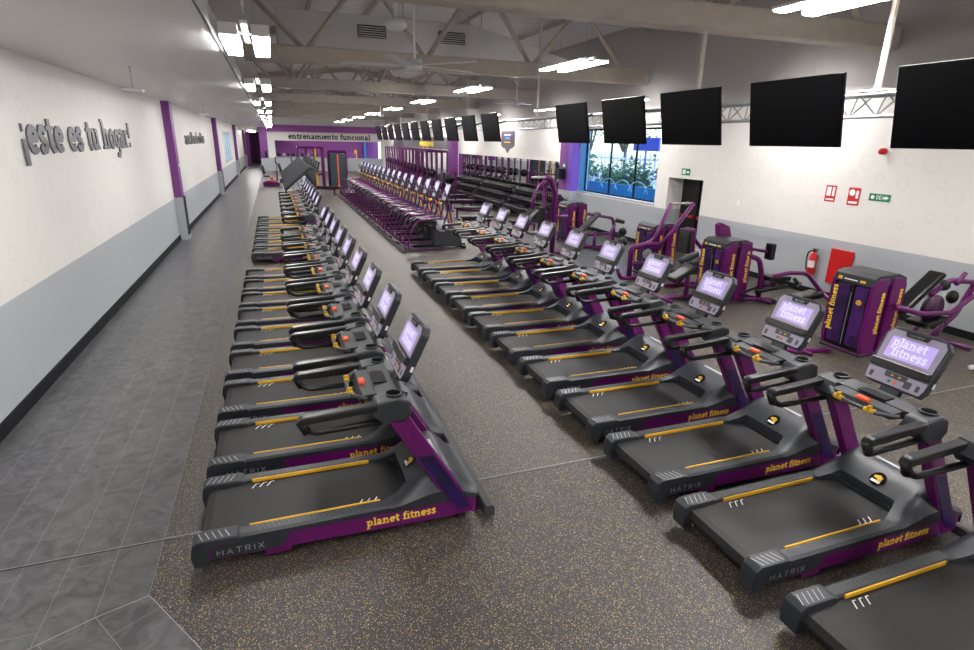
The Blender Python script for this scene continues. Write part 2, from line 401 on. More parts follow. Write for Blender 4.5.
def letters(mb, text, size, depth, M, wd=.24, cond=1., track=0., m=None, center=False):
    """lettering in the local xy plane of M, standing proud along +z"""
    mi = mb.mi(m); x = -twidth(text, track)/2 if center else 0
    for k, c in enumerate(text):
        adv, st, sf = G[c]
        A = M @ Matrix.Diagonal((size*cond, size, 1, 1)) @ Matrix.Translation((x, 0, 0))
        e = (k % 3)*.00012
        for q, s_ in enumerate(st): ribbon(mb.bm, s_, wd, 0, depth+e+q*.00003, A, mi)
        for q, (a, b, y) in enumerate(sf): ribbon(mb.bm, [(a-wd*.25, y), (b+wd*.25, y)], wd*.62, 0, depth+e+.0001+q*.00003, A, mi)
        x += adv+track
def frame(o, ex, ey):       # matrix with local x=ex, y=ey
    ex = Vector(ex).normalized(); ey = Vector(ey).normalized(); ez = ex.cross(ey)
    m = Matrix((ex, ey, ez)).transposed().to_4x4(); m.translation = Vector(o); return m

# ================================================================== STRUCTURE
XL, XR, YE = -2.75, 10.2, 57.0
Y0 = -5.0
o = MB().box(XL, 14, Y0, 82, -.2, -.006).build('floor', 'trim_black'); struct(o)
# rubber floor and tiled walkway
rb = MB().prism([(-1.013, 3.5), (-1.013, 80), (XR+.9, 80), (XR+.9, Y0), (7.2, Y0), (1.0, .4)], -.006, 0, 'z').build('floor', 'rubber_floor')
struct(rb)
struct(MB().prism([(XL, 80), (XL, 3.25), (-1.62, 3.25), (-1.3, 3.40), (-1.013, 3.5), (-1.013, 80)], -.006, .001, 'z').build('floor', 'tile_floor'))
struct(MB().prism([(XL, 3.25), (XL, Y0), (7.2, Y0), (1.0, .4), (-1.013, 3.5), (-1.3, 3.40), (-1.62, 3.25)], -.006, .001, 'z').build('floor', 'tile_diagonal'))
j = MB(); j.box(XL+.02, -1.013, 4.060, 4.068, .0, .004, m='raceway_grey').box(XL+.02, -1.013, 4.075, 4.078, .0, .003, m='grey_paint')
j.box(-1.013, XR-.05, 4.053, 4.057, 0, .003, m='charcoal_light').box(-1.013, XR-.05, 4.081, 4.085, 0, .003, m='grey_paint')
struct(j.build('trim_1'))
g = MB()
for a, b in (((-1.013, 3.5), (1.0, .4)), ((-1.013, 3.5), (-1.3, 3.40)), ((-1.3, 3.40), (-1.62, 3.25)), ((-1.62, 3.25), (-2.7, 2.55))):
    d = (Vector(b)-Vector(a)).normalized(); nn = Vector((-d.y, d.x))*.0015
    g.prism([tuple(Vector(a)+nn), tuple(Vector(b)+nn), tuple(Vector(b)-nn), tuple(Vector(a)-nn)], .001, .0025, 'z')
struct(g.build('trim_2', 'silver_paint'))
# left wall with window
wl = MB(); T = .25
WY0, WY1 = 38.5, 45.5
wl.box(XL-T, XL, Y0, WY0, 0, 6.6).box(XL-T, XL, WY1, 80, 0, 6.6).box(XL-T, XL, WY0, WY1, 0, 1.35).box(XL-T, XL, WY0, WY1, 3.2, 6.6)
struct(wl.build('wall_left', 'wall_left_paint'))
wf = MB()
for y in (WY0, WY0+1.7, WY0+3.5, WY0+5.2, WY1-.06): wf.box(XL-.15, XL-.05, y, y+.06, 1.35, 3.2)
wf.box(XL-.15, XL-.05, WY0, WY1, 1.35, 1.42).box(XL-.15, XL-.05, WY0, WY1, 3.14, 3.2)
wo = struct(wf.build('window_2', 'silver_paint'))
MB().box(XL-.11, XL-.10, WY0, WY1, 1.4, 3.15).build('window_glass', 'window_glass', wo)
struct(MB().box(XL, XL+.03, Y0, 80, 0, .14).build('baseboard_left', 'trim_black'))
# soffit
struct(MB().box(XL, -.44, Y0, 58, 3.75, 3.88).build('ceiling', 'soffit_paint'))
struct(MB().box(-.44, -.42, Y0, 56.5, 3.745, 3.97).build('trim_5', 'fascia_grey'))
# right wall: window hole and door recess
DY0, DY1, DZ = 11.96, 13.35, 2.03
VY0, VY1, VZ0, VZ1 = 13.9, 18.42, 1.24, 3.35
wr = MB(); X2 = XR+.35
wr.box(XR, X2, Y0, DY0, 0, 6.6).box(XR, X2, DY0, DY1, DZ, 6.6).box(XR, X2, DY1, VY0, 0, 6.6)
wr.box(XR, X2, VY0, VY1, 0, VZ0).box(XR, X2, VY0, VY1, VZ1, 6.6).box(XR, X2, VY1, YE+1, 0, 6.6)
wr.box(X2+.001, X2+.6, DY1, DY1+.2, 0, 2.3).box(X2, X2+.6, DY0-.2, DY0, 0, 2.3).box(X2+.3, X2+.5, DY0-.2, DY1+.2, 0, 2.3).box(X2+.001, X2+.4, DY0, DY1, DZ+.001, DZ+.15)
struct(wr.build('wall_right', 'wall_right_paint'))
struct(MB().box(XR-.03, XR, Y0, DY0, 0, .12).box(XR-.03, XR, DY1, YE, 0, .12).build('baseboard_right', 'trim_black'))
# double door
dr = MB(); ym = (DY0+DY1)/2
dr.box(XR+.50, XR+.56, DY0, ym-.01, 0, DZ, bevel=.004).box(XR+.50, XR+.56, ym+.01, DY1, 0, DZ, bevel=.004).box(XR+.46, XR+.50, ym-.03, ym+.03, 0, DZ)
do = struct(dr.build('door_1', 'black_plastic'))
for a, b in ((DY0+.08, ym-.1), (ym+.1, DY1-.08)):
    MB().cyl((XR+.44, a, 1.0), (XR+.44, b, 1.0), .028, 8).box(XR+.43, XR+.51, a, a+.05, .96, 1.05).box(XR+.43, XR+.51, b-.05, b, .96, 1.05).build('push_bar', 'red_paint', do)
# window frame, glass, blue film and sill
wf = MB(); xw = XR+.22
for y in (VY0, VY0+1.42, VY0+2.86, VY1-.05): wf.box(xw, xw+.05, y, y+.045, VZ0, VZ1)
wf.box(xw, xw+.05, VY0, VY1, VZ0, VZ0+.05).box(xw, xw+.05, VY0, VY1, VZ1-.05, VZ1)
wo = struct(wf.build('window_1', 'trim_black'))
MB().box(xw+.02, xw+.03, VY0, VY1, VZ0, VZ1).build('window_glass', 'window_glass', wo)
MB().box(XR+.005, xw+.1, VY1-.02, VY1-.003, VZ0+.02, VZ1, m='blue_film').build('window_reveal', 'blue_film', wo)
MB().box(XR-.02, XR+.24, VY0-.02, VY1+.02, VZ0-.03, VZ0+.01, bevel=.005).build('window_sill', 'silver_paint', wo)
fl = MB(); 
for k in range(5):
    fl.tube([(xw+.005, VY0+.35+.85*k+.55*math.cos(a), VZ0+.05+.5*math.sin(a)) for a in [math.radians(20+i*14) for i in range(11)]], .014, 6)
fl.build('window_decal', 'pale_blue', wo)
# roof, gable ends
rf = MB(); rf.prism([(XL-T, 6.1), (4.6, 6.95), (X2, 6.1), (X2, 6.25), (4.6, 7.1), (XL-T, 6.25)], Y0, 82, 'y')
struct(rf.build('ceiling', 'roof_sheet'))
struct(MB().prism([(XL-T, 0), (X2, 0), (X2, 6.1), (4.6, 6.95), (XL-T, 6.1)], Y0-.2, Y0, 'y').build('wall_front', 'white_paint'))
# far wall: white band, lettering, opening over a half wall
fw = MB()
fw.box(-.42, .2, YE, YE+.2, 0, 3.42, m='white_paint').box(.2, 9.8, YE, YE+.2, 2.66, 3.42, m='white_paint').box(9.8, XR, YE, YE+.2, 0, 3.42, m='white_paint')
fw.box(.0, 9.9, YE-.12, YE+.2, 0, 1.16, m='grey_paint')
fw.box(-.42, XR, YE-.4, YE+.2, 3.42, 4.0, m='far_purple').box(XL, XR, YE-.3, YE+.2, 4.0, 6.9, m='duct_metal')
fw.box(XL, -1.05, YE+.0, YE+.2, 3.45, 4.0, m='white_paint')
struct(fw.build('wall_far'))
struct(MB().box(-1.08, -.42, YE-.5, YE+.2, 1.12, 4.0, m='pillar_purple').box(-1.08, -.0, YE-.6, YE+.2, 0, 1.12, m='grey_paint').build('trim_3'))
bk = MB(); bk.box(-1.05, XR, 61, 61.2, 0, 4.2, m='far_purple').box(-1.05, -.9, YE+.2, 61, 0, 4, m='white_paint').box(8.7, 8.9, 60.7, 61, 0, 3, m='blue_banner')
bk.box(-1.05, XR, YE+.2, 61.2, 3.6, 3.8, m='white_paint')
struct(bk.build('wall_back'))
cr = MB(); cr.box(XL, -.9, 78, 78.2, 0, 3.8, m='far_purple').box(-1.05, -.9, 61, 78, 0, 3.8, m='white_paint').box(XL, -.9, 58, 78.2, 3.5, 3.8, m='white_paint')
cr.box(XL+.0, XL+.5, 66, 66.3, 0, 3.5, m='far_purple')
struct(cr.build('wall_corridor'))
struct(MB().box(XR-.02, XR-.005, 34.4, 52.6, 2.37, 3.1).build('trim_4', 'grey_sign'))

# pillars
for k, y in enumerate((18.3, 32.4, 48.5, 64.0)):
    t = thing('pillar', ORD[k]+' of the purple pillars with grey base on the left wall', 'pillar', (XL, y, 0), 0, 'purple pillars along the left wall')
    MB().box(0.001, .20, 0, .42, 1.2, 3.745 if y < 58 else 3.49, bevel=.004).build('shaft', 'pillar_purple', t)
    MB().box(.001, .23, -.02, .44, .12, 1.2, bevel=.004, m='grey_paint').box(.001, .24, -.03, .45, .0015, .12, m='trim_black').build('base', None, t)
    if k == 0: MB().box(.202, .21, .1, .32, 2.0, 2.14, m='green_sign').box(.211, .212, .14, .28, 2.03, 2.1, m='white_print').build('exit_plate', None, t)
t = thing('pillar', 'purple and violet pillar beside the big window on the right wall', 'pillar', (XR, 18.44, 0))
MB().box(-.3, -.001, .0, .95, 1.24, 3.8, m='pillar_violet').box(-.305, -.301, .35, .95, 1.24, 3.8, m='pillar_purple').build('shaft', None, t)
MB().box(-.3, -.001, .0, .95, 0, 1.24, bevel=.004).build('base', 'grey_paint', t)
MB().box(-.315, -.306, .45, .68, 2.0, 2.2, m='green_sign').box(-.317, -.315, .49, .64, 2.05, 2.15, m='white_print').build('exit_plate', None, t)
t = thing('pillar', 'purple pillar between the wall mirrors and the dark grey sign band', 'pillar', (XR, 33.1, 0))
MB().box(-.35, -.001, .0, .9, 0, 3.8, bevel=.004).build('shaft', 'pillar_purple', t)

# mirrors
for k in range(6):
    y = 19.6+k*2.22
    m = MB().box(XR-.02, XR-.006, y, y+2.2, .25, 2.2, m='mirror_glass').build('wall_mirror')
    tag(m, ORD[k]+' wall mirror panel behind the dumbbell racks', 'mirror', 'mirrors behind the dumbbells')

# ------------------------------------------------------------------ outside the window
struct(MB().box(X2, 60, -2, 60, -.3, -.1).build('ground', 'pavement'))
def bush(name, label, cat, c, r, m, n=7, trunk=None, group=None, dens=700):
    t = thing(name, label, cat, (c[0], c[1], -.1), 0, group); b = MB(); i_ = b.mi(m)
    lobes = [(Vector((math.cos(a)*q*r, math.sin(a)*q*r, c[2]+r*(random.random()-.4)*.9)), r*(.35+random.random()*.3)) for a, q in [(random.random()*6.28, random.random()*.7) for _ in range(n)]]
    for i in range(dens):
        o, rr = random.choice(lobes)
        d = Vector((random.gauss(0, 1), random.gauss(0, 1), random.gauss(0, 1))).normalized()
        p = o+d*rr*(.55+.5*random.random())
        u = Vector((random.uniform(-1, 1), random.uniform(-1, 1), random.uniform(-1, 1))).normalized(); v = u.orthogonal().normalized()
        sz = random.uniform(.05, .13)
        b.bm.faces.new([b.bm.verts.new(p+q) for q in (u*sz, v*sz*.6, -u*sz, -v*sz*.6)])
    b.build('foliage', m, t, recalc=False)
    tr = MB().cyl((0, 0, 0), (0, 0, c[2]+r*.3), trunk or .05, 6)
    for o, rr in lobes[:5]: tr.tube([(0, 0, c[2]*.5), tuple(o)], (trunk or .05)*.5, 5)
    tr.build('trunk', 'bark', t)
for k in range(7):
    bush('bush', ['small yellow-green', 'low yellowish', 'round dark green', 'broad dark green', 'tall dark green', 'ragged dark green', 'outermost dark green'][k]+' bush outside the big window', 'bush',
         (14.5+.5*(k % 2), 30-k*2.1, 1.35+.15*(k % 3)), 1.1, 'leaf_yellow' if k in (0, 1) else 'leaf', 9, group='bushes outside the window', dens=1100)
for k in range(4):
    bush('tree', ['tree at the right edge', 'tree in the middle', 'tree on the left', 'far-left tree'][k]+' of the view through the big window', 'tree', (20.5+k, 21.5+k*6.5, 4.4), 2.3, 'leaf', 14, .15, 'trees outside the window', 1500)
f = MB()
for k in range(60): f.box(17.5, 17.56, 14+k*.42, 14.1+k*.42, .0, 2.5)
f.box(17.56, 17.6, 14, 39, .5, .62).box(17.56, 17.6, 14, 39, 2.1, 2.22)
tag(f.build('picket_fence', 'fence_white'), 'white upright-bar fence across the street outside the window', 'fence')
tag(MB().box(12.6, 12.7, 12, 36, -.1, 1.38).build('banner_fence', 'blue_banner'), 'low blue banner wall just outside the big window', 'fence')
tag(MB().box(16.5, 16.6, 22.6, 24.6, 2.6, 3.2).cyl((16.55, 23.6, -.1), (16.55, 23.6, 2.6), .05).build('street_sign', 'sign_blue'), 'blue street sign seen through the big window', 'sign')
tag(MB().box(44, 50, 30, 50, -.1, 7).build('distant_building', 'far_building'), 'pale distant building beyond the trees outside', 'building')
# banner and pale strip outside the left window
tag(MB().box(-5.2, -5.0, 30, 60, -.2, 2.2).build('banner_fence', 'blue_banner'), 'blue hoarding outside the narrow left-wall window', 'fence')

# ================================================================== ROOF TRUSSES AND CEILING SERVICES
def truss(k, y):
    t = thing('roof_truss', ORD[k]+' beige roof truss across the hall ceiling', 'truss', (0, y, 0), 0, 'beige roof trusses')
    x0, x1 = XL+.01 if False else -.41, XR-.005
    MB().box(x0, x1, -.17, .17, 4.5, 4.86, bevel=.02).build('bottom_chord', 'truss_paint', t)
    def zt(x): return 6.1+(.85*(x-XL)/(4.6-XL) if x < 4.6 else .85*(X2-x)/(X2-4.6))-.16
    c = MB()
    for a, b in ((x0, 4.6), (4.6, x1)):
        c.prism([(a, zt(a)-.13), (b, zt(b)-.13), (b, zt(b)+.12), (a, zt(a)+.12)], -.1, .1)
    c.build('top_chord', 'truss_paint', t)
    n = 0
    for i in range(4):
        xb = 1.3+i*2.75 if False else .9+i*2.85
        for s_ in (-1, 1):
            xt = xb+s_*1.35
            if xt > x1: continue
            MB().tube([(xb+s_*.06, 0, 4.84), (xt, 0, zt(xt)-.1)], .06, 4).build('brace', 'truss_paint', t)
    return t
TY = [7.75, 14.9, 22.3, 29.8, 37.0, 44.5, 52.0]
for k, y in enumerate([.6]+TY): truss(k, y)
# purlins
pl = 0
for i, x in enumerate((1.3, 3.2, 6.3, 8.4)):
    z = 6.1+(.85*(x-XL)/(4.6-XL) if x < 4.6 else .85*(X2-x)/(X2-4.6))-.06
    o = MB().box(x-.05, x+.05, Y0, YE-.3, z-.1, z+.0).build('roof_purlin', 'truss_paint')
    tag(o, ['leftmost', 'left-of-ridge', 'right-of-ridge', 'rightmost'][i]+' long purlin running under the roof sheets', 'beam', 'roof purlins')
# air duct with vents
def duct(y, lab):
    t = thing('air_duct', lab, 'duct', (0, y, 0))
    MB().prism([(.35, 4.95), (8.6, 4.95), (8.6, 5.25), (5.6, 5.95), (.35, 5.95)], 0, 1.3, bevel=.03).build('casing', 'duct_metal', t)
    for x in (2.35, 4.55):
        v = MB().box(x, x+.75, -.03, .0, 5.42, 5.72, m='charcoal')
        for q in range(5): v.box(x+.02, x+.73, -.045, -.03, 5.44+q*.055, 5.46+q*.055, m='duct_metal')
        v.build('vent', None, t)
    for x in (1.2, 3.7, 6.0): MB().cyl((x, .6, 5.95), (x, .6, 6.6), .012, 5).build('hanger', 'steel', t)
duct(16.6, 'big pale air duct with two dark vents behind the second visible truss')
# big ceiling fan
t = thing('ceiling_fan', 'large white ceiling fan with long blades over the treadmill aisle', 'fan', (3.0, 12.9, 4.38))
MB().cyl((0, 0, -.08), (0, 0, .12), .16, 14).build('motor', 'lamp_body', t)
MB().cyl((0, 0, .12), (0, 0, 2.3), .03, 8).build('down_rod', 'lamp_body', t)
for k in range(5):
    a = math.radians(20+72*k); M = Matrix.Rotation(a, 4, 'Z') @ Matrix.Rotation(.22, 4, 'X')
    MB().box(.14, 1.55, -.07, .07, -.01, .01, bevel=.004, M=M).build('blade', 'lamp_body', t)
for k, (x, y, z) in enumerate(((1.95, 9.6, 4.55), (8.35, 20.0, 4.2), (5.9, 34, 4.2))):
    t = thing('ceiling_fan', ['small dome fan hub on a rod by the first truss', 'white fan on a long rod near the sign banner', 'far white fan hanging over the ellipticals'][k], 'fan', (x, y, z))
    MB().ball((0, 0, 0), .17, 12, sc=(1, 1, .55)).build('motor', 'lamp_body', t)
    MB().cyl((0, 0, 0), (0, 0, 2.25), .03, 8).build('down_rod', 'lamp_body', t)
    for q in range(3 if k else 0):
        MB().box(.12, .8, -.05, .05, -.01, .01, M=Matrix.Rotation(q*2.094+.5, 4, 'Z')).build('blade', 'lamp_body', t)

# light fixtures: pairs of tubes
def fixture_proto(xs=(-.20, .20), wd=.075, wl=2.62, th=.018, lm='tube_light', ln=1.65, sp=0):
    t = thing('strip_light', 'x', 'light', (0, 0, 0), 0, 'strip lights under the roof')
    MB().box(-.03, .03, .0, ln, th+.03+sp, th+.06+sp).box(xs[0]-wd-.01, xs[0]+wd+.01, .0, ln, th, th+.03+sp).box(xs[-1]-wd-.01, xs[-1]+wd+.01, .001, ln-.001, th, th+.031+sp).box(xs[0], xs[-1], ln*.45, ln*.45+.06, th+.025+sp, th+.04+sp).build('housing', 'lamp_body', t)
    for x in xs: MB().box(x-wd, x+wd, 0.02, ln-.02, .0, th).build('tube', lm, t)
    for y in (ln*.2, ln*.8): MB().cyl((0, y, th+.05+sp), (0, y, wl), .003, 5).build('hanger_wire', 'steel', t)
    return t
fx = fixture_proto(); first = True
fx1 = fixture_proto((0,), .05, 2.24)
fx0 = fixture_proto((-.14, .14), .07, 2.70, .03, 'panel_light', 1.25, .07)
for r, (x, z, ys, nm) in enumerate(((-.155, 3.71, [-4.45+5.3*k for k in range(12)], 'left row beside the soffit'),  # each row starts behind the camera, unseen lamps added to light the foreground
                               (5.3, 4.2, [-2.2+5.75*k for k in range(10)], 'middle row over the treadmills'),
                               (9.45, 4.0, [-2.7+5.45*k for k in range(11)], 'right row beside the right wall'))):
    for k, y in enumerate(ys):
        if any(abs(y+.8-ty) < .001 for ty in TY): y += .2
        lab = (ORD[k]+(' twin' if r < 2 else ' single')+' strip light of the '+nm)
        if r in (0, 2):
            pr_ = fx0 if r == 0 else fx1
            if k == 0: pr_.location = (x, y, z); pr_['label'] = lab
            else: dup(pr_, (x, y, z), 0, lab)
        elif first: fx.location = (x, y, z); fx['label'] = lab; first = False
        else: dup(fx, (x, y, z), 0, lab)
for k, (x, y, z) in enumerate(((-1.9, 60, 3.4), (-1.9, 67, 3.4), (3, 58.4, 3.5), (7, 58.4, 3.5))):
    t = thing('ceiling_panel_light', ['first corridor light past the purple pillar', 'second corridor light further back', 'left light in the far functional room', 'right light in the far functional room'][k], 'light', (x, y, z))
    MB().box(-.25, .25, -.05, .05, 0, .09, m='tube_light').build('diffuser', None, t)
# wifi units below the soffit
for k, (x, y) in enumerate(((-1.75, 9.6), (-1.75, 18.6), (-1.75, 27.5))):
    t = thing('ceiling_sensor', ORD[k]+' small white box hanging on a stem under the left soffit', 'sensor', (x, y, 3.42))
    MB().box(-.13, .13, -.08, .08, 0, .045, bevel=.015).build('housing', 'lamp_body', t)
    MB().cyl((0, 0, .05), (0, 0, .33), .012, 6).build('stem', 'lamp_body', t)

# TVs on the aluminium truss
XT = 6.2
t = thing('lighting_truss', 'long aluminium lattice truss carrying the televisions', 'truss', (XT, 0, 0))
b = MB()
for z, dx in ((3.2, 0), (3.42, -.11), (3.42, .11)): b.cyl((dx, 2.2, z), (dx, 36, z), .022, 8)
b.build('chords', 'silver', t)
b = MB(); y = 2.3
while y < 35.8:
    b.tube([(-.11, y, 3.42), (0, y+.16, 3.2)], .009, 4); b.tube([(0, y+.16, 3.2), (-.11, y+.32, 3.42)], .009, 4)
    b.tube([(.11, y, 3.42), (0, y+.16, 3.2)], .009, 4); b.tube([(-.11, y, 3.42), (.11, y+.16, 3.42)], .008, 4); y += .32
b.build('lattice', 'silver', t)
for y in (4.75, 7.65, 13.5, 19, 24.5, 30): MB().box(-.022, .022, y-.022, y+.022, 3.44, 6.62).box(-.14, .14, y-.2, y+.2, 3.445, 3.47).build('hanger_post', 'truss_paint', t)
TVY = [3.45, 5.27, 7.06, 8.76, 10.58, 15.25, 17.1]+[19.0+1.78*k for k in range(9)]
def tv_proto():
    t = thing('television', 'x', 'television', (0, 0, 0), 0, 'televisions hung on the truss')
    M = Matrix.Translation((5.62, 0, 3.235)) @ Matrix.Rotation(math.radians(-10), 4, 'Y')
    MB().box(-.015, .02, -.635, .635, -.37, .37, bevel=.005, m='tv_screen', M=M).build('casing', None, t)
    MB().box(-.019, -.015, -.62, .62, -.355, .355, m='tv_screen', M=M).build('screen', None, t)
    MB().box(.02, .08, -.2, .2, -.15, .15, m='black_plastic', M=M).tube([(5.7, 0, 3.3), (XT-.133, 0, 3.42)], .025, 6, m='black_plastic').box(5.68, 5.74, -.03, .03, 3.1, 3.45, m='black_plastic').build('bracket', None, t)
    return t
tv = tv_proto()
for k, y in enumerate(TVY):
    lab = ORD[k]+' black television of the row hung under the truss'
    if k == 0: tv.location = (0, y, 0); tv['label'] = lab
    else: dup(tv, (0, y, 0), 0, lab)

# ================================================================== TREADMILLS
def lerp(a, b, t): return a+(b-a)*t
def sstep(a, b, x): t = max(0, min(1, (x-a)/(b-a))); return t*t*(3-2*t)
def treadmill():
    t = thing('treadmill', 'x', 'treadmill', (0, 0, 0), 0, 'purple and charcoal treadmills')
    # frame skirts
    f = MB()
    for s_ in (-1, 1):
        y0, y1 = (-.395, -.30) if s_ < 0 else (.30, .395)
        f.prism([(.06, .09), (.10, .205), (1.30, .205), (2.02, .20), (2.02, .05), (1.75, .05), (.5, .085)], y0, y1, bevel=.006)
        f.box(.45, .62, y0+.01, y1-.01, .035, .10)
    f.box(.3, 1.9, -.3, .3, .08, .15); f.box(1.86, 2.0, -.38, .38, .05, .16)
    fr = f.build('frame', 'purple_paint', t)
    # feet and wheels
    for x in (.52, 1.86):
        for y in (-.34, .34):
            MB().cyl((x, y-.03, .033), (x, y+.03, .033), .032, 10).build('wheel', 'black_plastic', t)
    # belt
    b = MB(); P = [(.05, .12), (.03, .165), (.05, .212), (.10, .222), (1.52, .222), (1.52, .19), (.12, .12)]
    b.prism(P, -.295, .295, m='belt' if 'belt' in MAT else 'black_plastic')
    belt = b.build('running_belt', None, t)
    mk = MB()
    for q in range(3):      # chevron marks near the corners
        for (x, y, sy) in ((.36+.055*q, .262, -1), (1.16+.055*q, -.262, 1)):
            Mx = frame((x, y, .2226), (1, 0, 0), (0, 1, 0))
            ribbon(mk.bm, [(0, sy*.055), (.03, 0), (.055, 0)] if sy < 0 else [(0, 0.05), (-.03, 0), (-.05, 0)], .008, 0, .0006, Mx, mk.mi('white_print'))
    mk.build('belt_marks', 'white_print', belt)
    # side rails with yellow strips and printed hatch
    for s_ in (-1, 1):
        r = MB()
        ya, yb = (.297, .402)
        pr = [(ya, .205), (ya, .238), (ya+.012, .25), (yb-.02, .25), (yb, .235), (yb, .20)]
        r.prism([(s_*p[0], p[1]) for p in pr], .20, 1.34, 'x')
        rail = r.build('side_rail', 'charcoal', t)
        MB().box(.36, 1.28, s_*.292-.006, s_*.292+.006, .222, .252, bevel=.002).build('yellow_strip', 'yellow', rail)
        h = MB()
        for q in range(26):
            x = .42+q*.034
            Mx = frame((x, s_*.35, .2503), (1, 0, 0), (0, 1, 0))
            ribbon(h.bm, [(-.012*s_, -.032), (.012*s_, .032)], .006, 0, .0005, Mx, h.mi('charcoal_light'))
        h.build('tread_print', None, rail)
        # end cap
        e = MB(); e.prism([(.0, .06), (-.015, .15), (.0, .235), (.04, .262), (.26, .262), (.30, .250), (.30, .205), (.1, .205), (.08, .06)], s_*.285, s_*.415, bevel=.012, seg=2)
        cap = e.build('end_cap', 'charcoal', t)
        h = MB()
        for q in range(5):
            Mx = frame((.05+q*.042, s_*.35, .2624), (1, 0, 0), (0, 1, 0))
            ribbon(h.bm, [(-.02*s_, -.045), (.014*s_, .035)], .005, 0, .0005, Mx, h.mi('silver_paint'))
        h.build('cap_print', None, cap)
        # lettering on the skirt
        l = MB()
        if s_ < 0: M1 = frame((1.16, -.3965, .108), (1, 0, 0), (0, 0, 1)); M2 = frame((.14, -.3985, .115), (1, 0, 0), (0, 0, 1)); Pn = (.10, .60, -.3982, -.396)
        else: M1 = frame((1.72, .3965, .108), (-1, 0, 0), (0, 0, 1)); M2 = frame((.48, .3985, .115), (-1, 0, 0), (0, 0, 1)); Pn = (.10, .60, .396, .3982)
        letters(l, 'planet fitness', .047, .001, M1, wd=.25, cond=1.02, m='lettering_yellow')
        l.build('yellow_lettering', None, fr)
        p = MB().prism([(Pn[0], .10), (Pn[0]+.03, .195), (Pn[1], .195), (Pn[1]+.02, .15), (Pn[1]-.06, .092)], Pn[2], Pn[3], m='charcoal').build('badge_plate', None, fr)
        l = MB(); letters(l, 'MATRIX', .034, .001, M2, wd=.2, cond=1.05, track=.35, m='silver'); l.build('white_lettering', None, fr)
    # motor cover: lofted hood sweeping up around the front of the belt
    def hood(u, v):
        yy = -.402+.804*v; e = abs(yy)/.402
        xs = 1.30 if e > .78 else lerp(1.50, 1.30, sstep(.55, .78, e))
        x = lerp(xs, 2.04, u)
        side = sstep(.0, .25, 1-e)
        z = .246+.195*sstep(1.32, 1.74, x)*(.35+.65*side) - .20*sstep(1.80, 2.04, x)*(.4+.6*side)
        if e > .985: z -= .02
        return Vector((x, yy, z))
    hb = MB().grid(hood, 22, 28)
    # side walls down to the frame
    for v in (0, 1):
        hb.grid(lambda u, w_, v=v: (lambda p: Vector((p.x, p.y, lerp(p.z, .19, w_))))(hood(u, v)), 22, 1)
    hb.grid(lambda u, w_: (lambda p: Vector((p.x, p.y, lerp(p.z, .215, w_))))(hood(0, u)), 28, 1)
    hb.grid(lambda u, w_: (lambda p: Vector((p.x, p.y, lerp(p.z, .12, w_))))(hood(1, u)), 28, 1)
    hd = hb.build('motor_cover', 'charcoal', t)
    sl = MB()
    sl.tube([(1.375, -.30, .252), (1.42, -.285, .254), (1.49, -.20, .262), (1.495, .20, .262), (1.42, .285, .254), (1.375, .30, .252)], .007, 5, m='black_plastic'); sl.build('seam', None, hd)
    slope = Vector((.1, 0, .066)).normalized()
    Mb = frame((1.57, -.03, .376), slope, (0, 1, 0))
    bd = MB().prism(E(0, 0, .062, .056, 0, 345, 23), -.02, .004, 'z', M=Mb, m='black_gloss')
    bd.prism([(-.03, .03), (-.03, -.02), (.0, -.035), (.035, -.02), (.035, .0), (.0, .005), (-.0, .03)], .004, .006, 'z', M=Mb @ Matrix.Rotation(math.radians(90), 4, 'Z'), m='gold').box(-.042, -.02, -.035, .035, .004, .006, M=Mb, m='white_print')
    bd.build('round_badge', None, hd)
    MB().box(1.755, 1.785, -.15, .15, .438, .446, bevel=.003).build('vent_strip', 'silver_paint', hd)
    # uprights
    for s_ in (-1, 1):
        y0, y1 = (-.402, -.325) if s_ < 0 else (.325, .402)
        U = [(1.325, .99), (1.485, .99), (2.005, .10), (1.985, .06), (1.86, .06)]
        up = MB().prism(U, y0, y1, bevel=.008).build('upright', 'purple_paint', t)
        yo = s_*.403
        MB().prism([(1.352, .965), (1.472, .965), (1.972, .115), (1.862, .115)], min(yo, yo+s_*.003), max(yo, yo+s_*.003), m='upright_panel').build('printed_panel', None, up)
    # console deck: two end blocks, front bridge, cup holders
    d = MB()
    for s_ in (-1, 1):
        d.prism([(1.22, 1.03), (1.27, 1.115), (1.42, 1.135), (1.50, 1.10), (1.52, 1.0), (1.47, .94), (1.30, .95)], s_*.27, s_*.425, bevel=.026, seg=3)
    d.prism([(1.30, 1.05), (1.30, 1.115), (1.44, 1.135), (1.52, 1.10), (1.50, 1.03)], -.28, .28, bevel=.012, seg=2)
    d.prism([(1.17, 1.065), (1.20, 1.10), (1.32, 1.11), (1.32, 1.05)], -.24, .24, bevel=.01)
    dk = d.build('console_deck', 'charcoal', t)
    for s_ in (-1, 1):
        MB().cyl((1.40, s_*.335, 1.08), (1.405, s_*.335, 1.142), .052, 16, m='cup_hollow_shade').tube([(1.405+.054*math.cos(a), s_*.335+.054*math.sin(a), 1.140) for a in [i*math.pi/8 for i in range(16)]], .006, 6, closed=True, m='charcoal_light').build('cup_holder', None, dk)  # solid cup; its black top paints the shade of the hollow
    MB().box(1.20, 1.245, -.045, .055, 1.095, 1.125, bevel=.008).build('stop_button', 'orange', dk)
    MB().box(1.30, 1.40, -.10, .12, 1.126, 1.133, m='black_plastic', M=Matrix.Identity(4)).build('speaker_grille', None, dk)
    # pulse grip bar
    gb = MB().tube([(1.22, -.27, 1.09), (1.13, -.17, 1.085), (1.115, 0, 1.085), (1.13, .17, 1.085), (1.22, .27, 1.09)], .015, 8).build('grip_bar', 'charcoal_light', t)
